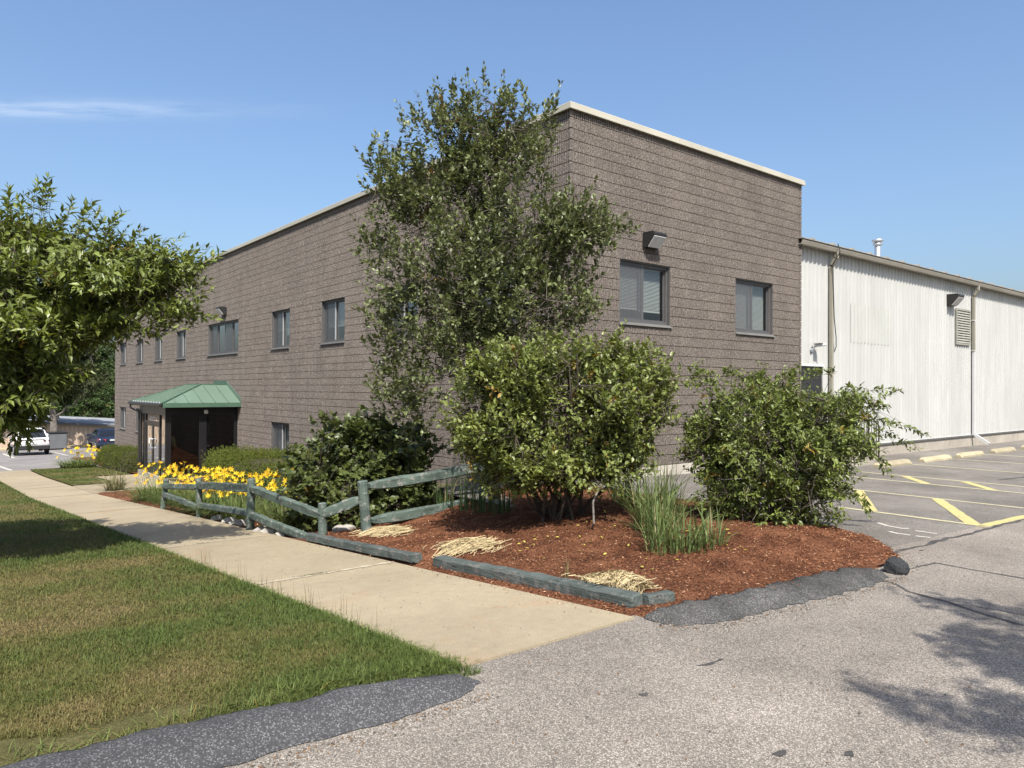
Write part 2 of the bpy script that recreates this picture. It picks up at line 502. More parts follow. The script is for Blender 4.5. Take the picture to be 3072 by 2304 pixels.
M_STRAW = mat_leaf('dry_strand', .1, .7, .2)
M_CHIP = mat_leaf('bark_chip', .0, .85, .15)
M_BARK = plain('bark', (.085, .07, .058), .9, .15, 0, .3, 6, 40, .6)
M_BARKG = plain('grey_bark', (.135, .12, .105), .9, .15, 0, .3, 6, 40, .6)
M_TWIG = plain('twig', (.055, .045, .035), .9, .15, 0, .3, 10, 60, .3)
M_DEADTWIG = plain('dead_twig', (.24, .20, .17), .9, .15, 0, .25, 10, 60, .3)

def mat_soil(name, stops, s1=3.0, s2=60.0, bump=.9):
    t = NT(name)
    a = t.noise(s1, 5, .6); b = t.noise(s2, 4, .7); c = t.noise(s2 * .3, 4, .65, dist=1.2)
    f = t.math('ADD', t.math('MULTIPLY', a, .35), t.math('ADD', t.math('MULTIPLY', b, .4), t.math('MULTIPLY', c, .25)))
    return t.done(t.ramp(f, stops), .95, .1, 0, t.bump(t.math('ADD', b, c), bump, .02))
M_MULCH = mat_soil('mulch', [(.36, (.022, .010, .006)), (.47, (.085, .034, .018)), (.56, (.165, .072, .037)), (.66, (.28, .14, .08))])
M_LAWN = mat_soil('lawn_thatch', [(.36, (.035, .034, .014)), (.48, (.082, .078, .03)), (.58, (.135, .115, .05)), (.68, (.20, .17, .085))], 1.2, 90, .8)
M_DIRT = mat_soil('ground', [(.36, (.06, .055, .03)), (.5, (.11, .10, .055)), (.64, (.17, .145, .09))], .6, 30, .5)
M_STONE = mat_soil('stone', [(.34, (.14, .13, .12)), (.5, (.32, .30, .27)), (.66, (.52, .49, .44))], 4, 40, .6)
M_ROCK = mat_soil('asphalt_lump', [(.34, (.016, .017, .018)), (.5, (.036, .037, .039)), (.66, (.08, .08, .082))], 6, 55, .9)
def mat_paint(name, col, wear=.5):
    t = NT(name)
    a = t.noise(22, 5, .7); b = t.noise(4, 4, .6)
    f = t.math('ADD', t.math('MULTIPLY', a, .6), t.math('MULTIPLY', b, .4))
    c = t.mix(t.rng(f, .52, .64, 0, wear), col, (.20, .185, .16))
    return t.done(c, .7, .3, 0, t.bump(a, .3, .003))
M_YELLOW = mat_paint('yellow_paint', (.40, .345, .14), .75)
M_LINE = mat_paint('pale_yellow_paint', (.40, .365, .225), .8)
M_WLINE = mat_paint('white_paint', (.46, .44, .38), .6)
M_BEIGE = plain('beige_siding', (.42, .33, .25), .55, .3, 0, .06, .6, 20, 0, .04)
M_GREYROOF = plain('grey_roof', (.215, .222, .232), .85, .15, 0, .08, .5)
M_CURB = mat_concrete('far_curb_concrete', (.34, .28, .185), (.28, .235, .16), .1)
M_CARW = plain('white_car_paint', (.60, .60, .60), .18, .6, 0, .02, 2, 30, 0)
M_CARB = plain('navy_car_paint', (.018, .028, .055), .15, .6, .3, .05, 2, 30, 0)
M_CARGLASS = plain('car_glass', (.008, .009, .011), .06, .8, 0, .05, 2, 30, 0)
M_RUBBER = plain('rubber', (.015, .015, .015), .8, .2)
M_CLAD = plain('black_cladding', (.022, .022, .023), .6, .3)
M_RED = plain('tail_lamp', (.40, .02, .03), .15, .6, 0, .1)
M_DARKRED = plain('smoked_lamp', (.05, .01, .012), .15, .6)
M_CHROME = plain('chrome', (.6, .6, .6), .2, .5, .9, .05)
M_GREYBOX = plain('grey_bin', (.10, .105, .11), .6, .3, 0, .1)

# ------------------------------------------------------------------ the ground
def grid_sheet(name, us, vs, zf, mat, keep=None, off=0.0, kind='structure', smooth=True):
    us = np.asarray(us, float); vs = np.asarray(vs, float)
    Ug, Vg = np.meshgrid(us, vs, indexing='ij')
    Z = zf(Ug, Vg) + off
    V = np.stack([Ug, Vg, Z], -1).reshape(-1, 3)
    nu, nv = len(us), len(vs)
    i, j = np.meshgrid(np.arange(nu - 1), np.arange(nv - 1), indexing='ij')
    a = (i * nv + j).ravel()
    Fq = np.stack([a, a + nv, a + nv + 1, a + 1], -1)
    if keep is not None:
        cu = V[Fq, 0].mean(1); cv = V[Fq, 1].mean(1)
        Fq = Fq[keep(cu, cv)]
    o = link_mesh(name, np_mesh(name, V, [Fq], smooth), mat)
    if kind: o['kind'] = kind
    return o
def span(*segs):
    out = []
    for a, b, n in segs: out += list(np.linspace(a, b, n, endpoint=False))
    return out + [segs[-1][1]]
grid_sheet('ground', span((-400, -40, 8), (-40, 60, 60), (60, 400, 8)), span((-400, -20, 8), (-20, 110, 80), (110, 600, 8)),
           lambda u, v: gz(u, np.minimum(v, 75)), M_DIRT, off=-.16)
grid_sheet('driveway', span((-14, -2, 12), (-2, 12, 56), (12, 60, 24)), span((-16, -2, 10), (-2, 3.56, 22)), gz, M_DRIVE, off=0.0)
grid_sheet('parking_lot', span((6.4, 20, 40), (20, 60, 30)), span((3.56, 10.2, 26)), lambda u, v: g_lot(u), M_LOT, off=-.001)
grid_sheet('far_parking_lot', span((-40, 60, 60)), span((38.6, 64.2, 40)), lambda u, v: g_side(v), M_FARLOT, off=-.03)

# sidewalk slabs: thing-less pieces of the setting
UL_, UR_ = 2.466, 3.954
walk = bpy.data.objects.new('sidewalk', None); COL.objects.link(walk); walk['kind'] = 'structure'; ORIGIN['sidewalk'] = np.zeros(3)
JOINTS = [3.48, 6.82, 10.15, 13.62, 16.9, 20.1, 23.3, 27.35, 30.8, 34.3, 38.6]
def slab(u0, u1, v0, v1, th=.14, tilt=0.0, name='slab', nseg=6):
    mb = MB(); e = .012; gp = .009
    u0 += gp; u1 -= gp; v0 += gp; v1 -= gp
    vs = np.linspace(v0, v1, nseg)
    rows = []
    for k, v in enumerate(vs):
        z = float(g_side(v)) + .012 + tilt * (k / (nseg - 1) - .5)
        rows.append([(u0, v, z - th), (u0, v, z - e), (u0 + e, v, z), (u1 - e, v, z), (u1, v, z - e), (u1, v, z - th)])
    pts = [p for r in rows for p in r]; fs = []
    for k in range(nseg - 1):
        for m in range(5):
            a = k * 6 + m; fs.append((a, a + 1, a + 7, a + 6))
    fs.append(tuple(range(6))[::-1]); fs.append(tuple((nseg - 1) * 6 + q for q in range(6)))
    mb.mesh(pts, fs)
    return mb.obj(name, M_WALK, walk)
for k in range(len(JOINTS) - 1):
    slab(UL_, UR_, JOINTS[k], JOINTS[k + 1], tilt=random.uniform(-.006, .006))
# walk that branches off to the entrance
for (a, b) in ((3.97, 5.4), (5.4, 6.75)):
    slab(a, b, 23.4, 27.3, name='slab')
slab(5.2, 6.75, 27.32, 31.6, name='slab')
# filler in the joints: a rough lifted seam at the second joint, dirt elsewhere
mb = MB()
for v in JOINTS[1:]:
    z = float(g_side(v)); mb.poly([(UL_, v - .012, z + .004), (UR_, v - .012, z + .004), (UR_, v + .012, z + .003), (UL_, v + .012, z + .003)])
mb.obj('joint_filler', M_TAR, walk)
# pale mortar patch along the nearest joint
pts = []; n = 26
for k in range(n):
    u = UL_ + .02 + (UR_ - UL_ - .04) * k / (n - 1)
    w = .045 + .02 * math.sin(k * 1.7) + random.uniform(-.012, .012)
    pts.append((u, 6.82 - w * .6, 6.82 + w))
mb = MB()
M_SEAM = plain('seam_mortar', (.33, .285, .21), .9, .2, 0, .15, 9, 60, .5)
for k in range(n - 1):
    (ua, a0, a1), (ub, b0, b1) = pts[k], pts[k + 1]
    z = lambda v: float(g_side(v)) + .016
    mb.poly([(ua, a0, z(a0)), (ub, b0, z(b0)), (ub, b1, z(b1)), (ua, a1, z(a1))])
mb.obj('mortar_patch', M_SEAM, walk)

for v in JOINTS[2:9]:
    mb = MB(); q = np.linspace(UL_ + .01, UR_ - .01, 14)
    for ua, ub in zip(q[:-1], q[1:]):
        w0, w1 = .018 + random.uniform(0, .012), .018 + random.uniform(0, .012); z = lambda vv: float(g_side(vv)) + .0175
        mb.poly([(ua, v - w0, z(v - w0)), (ub, v - w1, z(v - w1)), (ub, v + w1, z(v + w1)), (ua, v + w0, z(v + w0))])
    mb.obj('joint_mortar', M_SEAM, walk)
def strip(name, line, w, mat, zf=gz, off=.004, jit=0.0, parent=None):
    """painted or tarred line laid on the ground along a polyline of (u, v)"""
    P = [np.array(p, float) for p in line]; Q = []
    for a, b in zip(P[:-1], P[1:]):
        n = max(2, int(np.linalg.norm(b - a) / .15))
        Q += [a + (b - a) * t for t in np.linspace(0, 1, n, endpoint=False)]
    Q.append(P[-1]); mb = MB(); V = []
    for k, q in enumerate(Q):
        t = Q[min(k + 1, len(Q) - 1)] - Q[max(k - 1, 0)]; t /= np.linalg.norm(t); s = np.array([-t[1], t[0]])
        ww = w * (1 + random.uniform(-jit, jit)); sh = random.uniform(-jit, jit) * w * .8
        for sg in (-1, 1):
            p = q + s * (sg * ww / 2 + sh); V.append((p[0], p[1], float(zf(p[0], p[1])) + off))
    mb.mesh(V, [(2 * k, 2 * k + 2, 2 * k + 3, 2 * k + 1) for k in range(len(Q) - 1)])
    o = mb.obj(name, mat, parent)
    if parent is None: o['kind'] = 'structure'
    return o
zl = lambda u, v: float(g_lot(u))
lot = bpy.data.objects['parking_lot']
# stall lines and hatching (u, v read off the photograph)
for u, v0, v1 in ((10.5, 3.45, 5.4), (13.1, 3.45, 7.9), (15.35, 3.45, 8.0), (16.55, 3.45, 8.0), (19.75, 3.6, 8.3), (22.4, 3.6, 8.35), (25.05, 3.6, 8.4), (27.75, 3.6, 8.4), (30.4, 3.6, 8.4)):
    strip('stall_line', [(u, v0), (u, v1)], .10, M_LINE, zl, .004, .08, lot)
for a, b in (((13.05, 6.35), (10.55, 4.95)), ((13.05, 5.05), (10.5, 3.62)), ((16.45, 7.0), (15.4, 6.15)), ((16.45, 5.85), (15.4, 5.0)), ((13.05, 7.6), (10.6, 6.3))):
    strip('hatch_bar', [a, b], .17, M_YELLOW, zl, .0042, .04, lot)
strip('edge_line', [(10.4, 3.52), (13.2, 3.52), (19.6, 3.5)], .13, M_YELLOW, zl, .004, .1, lot)
# worn stall number, a 5 or a C and a bracket
strip('stall_number', [(9.55, 4.40), (9.42, 4.22), (9.38, 4.02), (9.46, 3.98)], .05, M_WLINE, zl, .004, .1, lot)
strip('stall_number', [(9.36, 3.86), (9.36, 3.62)], .05, M_WLINE, zl, .004, .1, lot)
strip('stall_number', [(9.02, 4.02), (8.97, 3.9), (8.98, 3.76)], .05, M_WLINE, zl, .004, .1, lot)
strip('stall_number', [(8.98, 3.70), (9.02, 3.56)], .05, M_WLINE, zl, .004, .1, lot)
# cracks and the seam between lot and driveway
drv = bpy.data.objects['driveway']
strip('asphalt_crack', [(7.5, 3.44), (8.3, 3.40), (9.0, 3.43), (10.0, 3.40), (11.6, 3.43), (16, 3.42), (30, 3.42)], .05, M_TAR, gz, .0035, .6, drv)
strip('asphalt_crack', [(7.0, 2.98), (7.6, 2.95), (7.58, 2.5), (7.62, 2.1), (7.5, 1.5), (7.6, .6)], .028, M_TAR, gz, .0035, .7, drv)
strip('asphalt_crack', [(6.45, 2.88), (6.2, 2.62), (6.12, 2.3), (5.98, 1.98), (5.9, 1.6), (5.75, 1.1)], .03, M_TAR, gz, .0035, .7, drv)
strip('asphalt_crack', [(6.12, 2.3), (6.2, 2.0), (6.22, 1.6)], .016, M_TAR, gz, .0035, .7, drv)
strip('asphalt_crack', [(17.5, 5.6), (19.5, 5.4), (21.5, 5.5), (24, 5.3)], .05, M_TAR, gz, .0035, .8, drv)
for (x, y, r) in ((1390, 1503, .022), (1685, 1634, .028), (1835, 1632, .022), (1430, 1350, .02), (1990, 1190, .02)):
    p = gnd(x * DS, y * DS); mb = MB()
    ring = [(p[0] + r * (1 + .35 * math.sin(3 * a + x)) * math.cos(a) * 1.3, p[1] + r * .9 * math.sin(a) * (1 + .25 * math.cos(2 * a + y)), float(gz(p[0], p[1])) + .0038) for a in np.linspace(0, 2 * math.pi, 14, endpoint=False)]
    mb.poly(ring); mb.obj('oil_spot', M_TAR, drv)

strip('asphalt_crack', [tuple(gnd(1510 * DS, 1442 * DS)[:2]), tuple(gnd(1535 * DS, 1436 * DS)[:2]), tuple(gnd(1560 * DS, 1425 * DS)[:2])], .02, M_TAR, gz, .0035, .8, drv)
# asphalt berms
def berm(name, inner, outer, hgt, mat, label=None, flat_in=.4):
    n = 170
    def resample(L):
        L = np.array(L, float); s = np.concatenate([[0], np.cumsum(np.linalg.norm(np.diff(L, axis=0), axis=1))])
        t = np.linspace(0, s[-1], n); return np.stack([np.interp(t, s, L[:, 0]), np.interp(t, s, L[:, 1])], -1)
    A, B = resample(inner), resample(outer)
    for k in range(n):
        B[k] += np.array((0, 1)) * (.014 * math.sin(k * .43) + .008 * math.sin(k * 1.1) + random.uniform(-.012, .012)); A[k] += np.array((0, 1)) * random.uniform(-.012, .012)
    prof = [(0, -.05), (0.0, .02 + flat_in * hgt), (.12, .85 * hgt), (.21, .95 * hgt), (.3, hgt), (.4, .97 * hgt), (.5, .92 * hgt), (.6, .78 * hgt), (.7, .62 * hgt), (.79, .42 * hgt), (.87, .25 * hgt), (.94, .10 * hgt), (1.0, .002)]
    V = []; 
    for k in range(n):
        e = min(1, k / 11.0)
        e2 = min(1, (n - 1 - k) / 9.0); hs = (e * e2) ** .5
        wob = 1 + .16 * math.sin(k * .31) + .1 * math.sin(k * .8) + random.uniform(-.05, .05)
        for (t, h) in prof:
            p = A[k] * (1 - t) + B[k] * t; V.append((p[0], p[1], float(gz(p[0], p[1])) + (h * hs * wob + random.uniform(-.005, .005) * (t < .97) if h > 0 else h) + .003))
    m = len(prof); Fq = [(k * m + j, k * m + j + 1, (k + 1) * m + j + 1, (k + 1) * m + j) for k in range(n - 1) for j in range(m - 1)]
    o = MB().mesh(V, Fq).obj(name, mat, None, None, True); o['kind'] = 'structure'
    return o
berm('kerb_berm', [(2.39, 3.36), (1.82, 3.53), (1.40, 3.58), (1.02, 3.63), (.64, 3.68), (.2, 3.72), (-1.5, 3.86), (-8, 4.3)],
     [(2.41, 3.24), (2.30, 3.15), (1.98, 3.13), (1.53, 3.14), (1.15, 3.17), (.8, 3.2), (.3, 3.24), (-1.5, 3.4), (-8, 3.85)], .075, M_BERM)
berm('kerb_berm', [(3.98, 3.44), (4.21, 3.44), (4.90, 3.33), (5.72, 3.28), (6.35, 3.24), (6.60, 3.12), (6.66, 3.02)],
     [(3.97, 3.34), (4.02, 3.17), (4.36, 3.03), (4.94, 2.98), (5.54, 2.91), (6.14, 2.87), (6.56, 2.93)], .06, M_SMEAR)

# lawn
def lawn_front(u): return np.interp(u, [-8, -1.5, .2, .64, 1.02, 1.4, 1.82, 2.39, 2.47], [4.25, 3.84, 3.70, 3.66, 3.61, 3.56, 3.51, 3.36, 3.36])
def lawn_z(u, v): return gz(u, v) - .02 + .04 * sstep(2.47, 2.38, u) * sstep(0, .12, v - lawn_front(u)) + .03 * sstep(2.46, 2.1, u)
us = span((-26, -6, 12), (-6, 2.466, 40))
grid_sheet('lawn', us, span((3.3, 8, 30), (8, 38.6, 50)), lambda u, v: lawn_z(u, np.maximum(v, lawn_front(u))), M_LAWN, keep=lambda u, v: v > lawn_front(u) - .05)
grid_sheet('lawn_patch', span((3.97, 6.6, 12)), span((27.33, 38.6, 20)), lambda u, v: g_side(v) + .03, M_LAWN, keep=lambda u, v: (u < 5.2) | (v > 31.6))

# planting bed with its mounded island
def bed_z(u, v):
    u = np.asarray(u, float); v = np.asarray(v, float)
    e = sstep(3.97, 4.5, u) * sstep(3.2, 3.9, v); z = gz(u, v) - .03 + .06 * sstep(3.962, 4.06, u)
    m = np.exp(-(((u - 6.1) / 1.7) ** 2 + ((v - 6.0) / 2.4) ** 2)) * .17 + np.exp(-(((u - 7.3) / .9) ** 2 + ((v - 4.4) / 1.0) ** 2)) * .08
    e = sstep(3.97, 4.5, u) * sstep(3.2, 3.9, v)
    dip = -.24 * np.exp(-((u - 5.6) / 1.1) ** 2) * sstep(9.1, 10.6, v) * (1 - sstep(16, 20, v))
    n = .012 * np.sin(u * 9 + np.sin(v * 7)) * np.sin(v * 8.3 + 1.3 * np.sin(u * 6))
    return z + m * e + dip + n * e
def bed_in(u, v):
    lowv = np.interp(u, [3.95, 4.21, 4.9, 5.72, 6.4, 6.62, 7.46, 7.9, 8.18, 8.33, 8.75, 9.0], [3.44, 3.44, 3.32, 3.27, 3.22, 3.10, 3.22, 3.56, 4.0, 4.3, 5.6, 7.2])
    return (v > lowv) & ((u < 9.0) | (v > 9.6))
us = span((3.962, 9.24, 106)); vs = span((3.05, 10, 140), (10, 23.3, 60))
grid_sheet('mulch_bed', us, vs, lambda u, v: bed_z(u, v), M_MULCH, keep=bed_in)
grid_sheet('mulch_strip', span((6.85, 9.24, 8)), span((23.3, 48, 20)), lambda u, v: gz(u, v) + .01, M_MULCH)

# ------------------------------------------------------------------ brown block building
UF, VF = 9.25, 9.78            # planes of the long left face and the short right face
UEND, VEND = 17.18, 48.95
CO, TOPJ, RIB = .2032, 6.56, .0508
office = thing('office_building', (UF, VF, 0), 'two storey brown ribbed block office building with pale metal roof edge', 'building')
Wd = 1.524
ZU = (TOPJ - 18 * CO, TOPJ - 12 * CO)
ZL = (TOPJ - 36 * CO, TOPJ - 30 * CO)
def snap(x, o): return o + round((x - o) / RIB) * RIB
VS0, US0 = VF + .0608, UF + .0608
left_win = []
for c, w, z, kind in ((46.68, Wd, ZU, 'a'), (42.78, Wd, ZU, 'b'), (38.89, Wd, ZU, 'c'), (35.0, Wd, ZU, 'd'), (29.25, 3.6, ZU, 'wide'), (23.48, Wd, ZU, 'f'),
                      (19.58, Wd, ZU, 'g'), (15.76, Wd, ZU, 'h'), (11.95, Wd, ZU, 'i'), (46.68, Wd, ZL, 'la'), (42.75, Wd, ZL, 'lb'), (23.47, Wd, ZL, 'lf')):
    left_win.append((snap(c - w / 2, VS0), snap(c + w / 2, VS0), z[0], z[1], kind))
right_win = [(snap(11.33 - Wd / 2, US0), snap(11.33 + Wd / 2, US0), ZU[0], ZU[1], 'r1'), (snap(15.15 - Wd / 2, US0), snap(15.15 + Wd / 2, US0), ZU[0], ZU[1], 'r2')]
left_open = [w[:4] for w in left_win] + [(snap(28.3, VS0), snap(30.6, VS0), -1.8, TOPJ - 29 * CO)]
right_open = [w[:4] for w in right_win]
def gaps(a, b, ops, zm):
    iv = [(a, b)]
    for (o0, o1, z0, z1) in ops:
        if not (z0 < zm < z1): continue
        nv = []
        for (p, q) in iv:
            if o1 <= p or o0 >= q: nv.append((p, q)); continue
            if o0 > p: nv.append((p, o0))
            if o1 < q: nv.append((o1, q))
        iv = nv
    return iv
HB = CO - .012
def block_geo(n, coarse, seed):
    """fluted shell of n ribs: x along, y inward, z up"""
    r = random.Random(seed); pts = []; st = 2 if coarse else 1
    n2 = max(1, n // st); p = n * RIB / n2
    xs = []
    for k in range(n2):
        j = r.uniform(-.003, .003)
        xs += [(k * p, .026), (k * p + p * .20, .0 + abs(j)), (k * p + p * .66, .0 + abs(r.uniform(-.003, .003)))]
    xs.append((n * RIB, .026))
    V = [(x, y, 0) for x, y in xs] + [(x, y, HB) for x, y in xs]; m = len(xs)
    Fq = [(i, i + 1, m + i + 1, m + i) for i in range(m - 1)]
    return np.array(V, np.float32), np.array(Fq, np.int32)
GEO = {}
def geo(n, coarse, var):
    k = (n, coarse, var)
    if k not in GEO: GEO[k] = block_geo(n, coarse, hash(k) % 1000)
    return GEO[k]
blocks = []                    # (face, start, n ribs, z, projected size)
def collect(face, a, b, ops, kmax):
    for k in range(-1, kmax):
        z0 = TOPJ - CO * (k + 1); zm = z0 + CO / 2
        for (p, q) in gaps(a, b, ops, zm):
            e = a + (CO if k % 2 else 0) - 2 * CO
            while e < q - 1e-4:
                s0, s1 = max(e, p), min(e + 2 * CO, q); e += 2 * CO
                n = int(round((s1 - s0) / RIB))
                if n >= 1: blocks.append((face, s0, n, z0 + .005))
collect('R', US0, US0 + RIB * int((UEND - .06 - US0) / RIB), right_open, 32)
collect('L', VS0, VS0 + RIB * int((VEND - .06 - VS0) / RIB), left_open, 44)
def project(p):
    d = np.array(p) - CP; z = d @ FW
    return 1536 + FPX * (d @ RT) / z, 1152 - FPX * (d @ UP) / z, z
def score(b):
    f, s, n, z = b
    if n < 8: return 0
    c0 = (s, VF, z) if f == 'R' else (UF, s, z)
    c1 = (s + n * RIB, VF, z) if f == 'R' else (UF, s + n * RIB, z)
    x0, y0, d0 = project(c0); x1, y1, d1 = project(c1)
    x, y = (x0 + x1) / 2 / DS, (y0 + y1) / 2 / DS
    if not (0 < x < 2212 and 0 < y < 1659): return 0
    hid = (755 < x < 1235 and y > 230) or (1225 < x < 1380 and 390 < y < 720) or (950 < x < 1465 and y > 690) or (x > 1455 and y > 780) or (600 < x < 960 and y > 880) or y > 990
    return 0 if hid else abs(x1 - x0) * FPX * CO / ((d0 + d1) / 2)
order = sorted(range(len(blocks)), key=lambda i: -score(blocks[i]))
single = set(order[:300])
FV, FQ, nb = [], [], 0
for i, (f, s, n, z) in enumerate(blocks):
    far = f == 'L' and s > 20
    if i in single:
        Vb, Fb = geo(n, False, i % 5)
        key = 'block_%d_%d' % (n, i % 5)
        me = bpy.data.meshes.get(key)
        if me is None: me = np_mesh(key, Vb, [Fb]); me.materials.append(M_BLOCK)
        o = bpy.data.objects.new('block', me); COL.objects.link(o); o.parent = office
        if f == 'R': o.location = (s - UF, 0, z)
        else:
            o.rotation_euler = (0, 0, -math.pi / 2); o.location = (0, s + n * RIB - VF, z)
        continue
    Vb, Fb = geo(n, far, i % 5)
    W = np.empty_like(Vb)
    if f == 'R': W[:, 0] = Vb[:, 0] + s; W[:, 1] = Vb[:, 1] + VF
    else: W[:, 0] = Vb[:, 1] + UF; W[:, 1] = s + n * RIB - Vb[:, 0]
    W[:, 2] = Vb[:, 2] + z
    FV.append(W); FQ.append(Fb + nb); nb += len(W)
og = np.array([UF, VF, 0], np.float32)
bf = link_mesh('block_courses', np_mesh('block_courses', np.concatenate(FV) - og, [np.concatenate(FQ)]), M_BLOCK, office); bf['kind'] = 'stuff'
# smooth-edged corner blocks, one per course
cme = MB().bbox((0, 0, 0), (.0605, .0605, HB), .008).me('corner_block'); cme.materials.append(M_BLOCK)
for k in range(-1, 36):
    z0 = TOPJ - CO * (k + 1) + .005
    o = bpy.data.objects.new('corner_block', cme); COL.objects.link(o); o.parent = office; o.location = (0, 0, z0)
    if k < 32:
        e = bpy.data.objects.new('end_block', cme); COL.objects.link(e); e.parent = office; e.location = (UEND - .07 - UF, 0, z0)
# core wall behind the blocks, floors, roof
def core(face, a, b, zlo, zhi, ops):
    mb = MB(); zs = sorted({zlo, zhi} | {z for o in ops for z in o[2:4] if zlo < z < zhi})
    for z0, z1 in zip(zs[:-1], zs[1:]):
        for (p, q) in gaps(a, b, ops, (z0 + z1) / 2):
            if face == 'R': mb.box((p, VF + .045, z0), (q, VF + .24, z1))
            else: mb.box((UF + .045, p, z0), (UF + .24, q, z1))
    return mb
core('R', UF + .25, UEND - .02, .05, 6.6, right_open).obj('wall_core', M_MORTAR, office)
core('L', VF + .045, VEND, -3.0, 6.6, left_open).obj('wall_core', M_MORTAR, office)
MB().box((UF + .03, VF - .012, -.6), (UEND - .01, VF + .3, .048)).obj('foundation', M_PALE, office)
mb = MB().box((UEND - .02, VF + .3, -1), (UEND + .2, VEND, 6.6)).box((UF + .25, VEND - .2, -3), (UEND - .02, VEND - .02, 6.6))
mb.obj('rear_wall', M_INT, office)
MB().box((UF + .1, VF + .1, 6.45), (UEND, VEND - .1, 6.58)).obj('roof', M_ROOFTAN, office)
mb = MB().box((UF + .25, VF + .25, 1.85), (UEND - .03, VEND - .21, 2.05)).box((UF + .25, VF + .25, -1.7), (UEND - .03, VEND - .21, -1.5))
mb.obj('floor_slab', M_FLOORIN, office)
mb = MB().box((UF + .25, VF + .25, 4.75), (UEND - .03, VEND - .21, 4.8)).box((UF + .25, VF + .25, .95), (UEND - .03, VEND - .21, 1.0))
for v in (13.8, 17.7, 21.6, 25.6, 32.6, 37, 41, 45): mb.box((UF + .25, v, 2.05), (UF + 4.2, v + .1, 4.75)).box((UF + .25, v + .02, -1.5), (UF + 4.2, v + .1, .95))
mb.box((UF + 4.2, VF + 4.2, 2.05), (UF + 4.3, VEND - .3, 4.75)).box((13.2, VF + .25, 2.05), (13.3, VF + 4.2, 4.75)).box((UF + .25, VF + 4.1, 2.05), (UEND - .03, VF + 4.19, 4.75))
mb.box((UF + 4.2, VF + .4, -1.5), (UF + 4.3, VEND - .3, .95))
mb.obj('room_partition', M_INT, office)
# roof edge coping in lengths, mitred at the corner
prof = [(.30, 6.70), (-.045, 6.70), (-.045, 6.690), (-.066, 6.688), (-.068, 6.703), (-.052, 6.712), (-.050, 6.806), (-.044, 6.815), (.30, 6.835)]
def cop(face, a, b, m0=False):
    pts = []
    for t, mi in ((a, m0), (b, False)):
        for (y, z) in prof:
            if face == 'R': pts.append((t + (y if mi else 0), VF + y, z))
            else: pts.append((UF + y, t + (y if mi else 0), z))
    m = len(prof); fs = [(i, (i + 1) % m, m + (i + 1) % m, m + i) for i in range(m)] + [tuple(range(m)), tuple(range(m, 2 * m))]
    MB().mesh(pts, fs).obj('coping', M_COPING, office)
cs = [UF, UF + 3.05, UF + 6.1, UEND + .06]
for k in range(3): cop('R', cs[k] + (.002 if k else 0), cs[k + 1] - .002, k == 0)
cs = [VF] + [VF + 3.05 * k for k in range(1, 13)] + [VEND + .06]
for k in range(13): cop('L', cs[k] + (.002 if k else 0), cs[k + 1] - .002, k == 0)

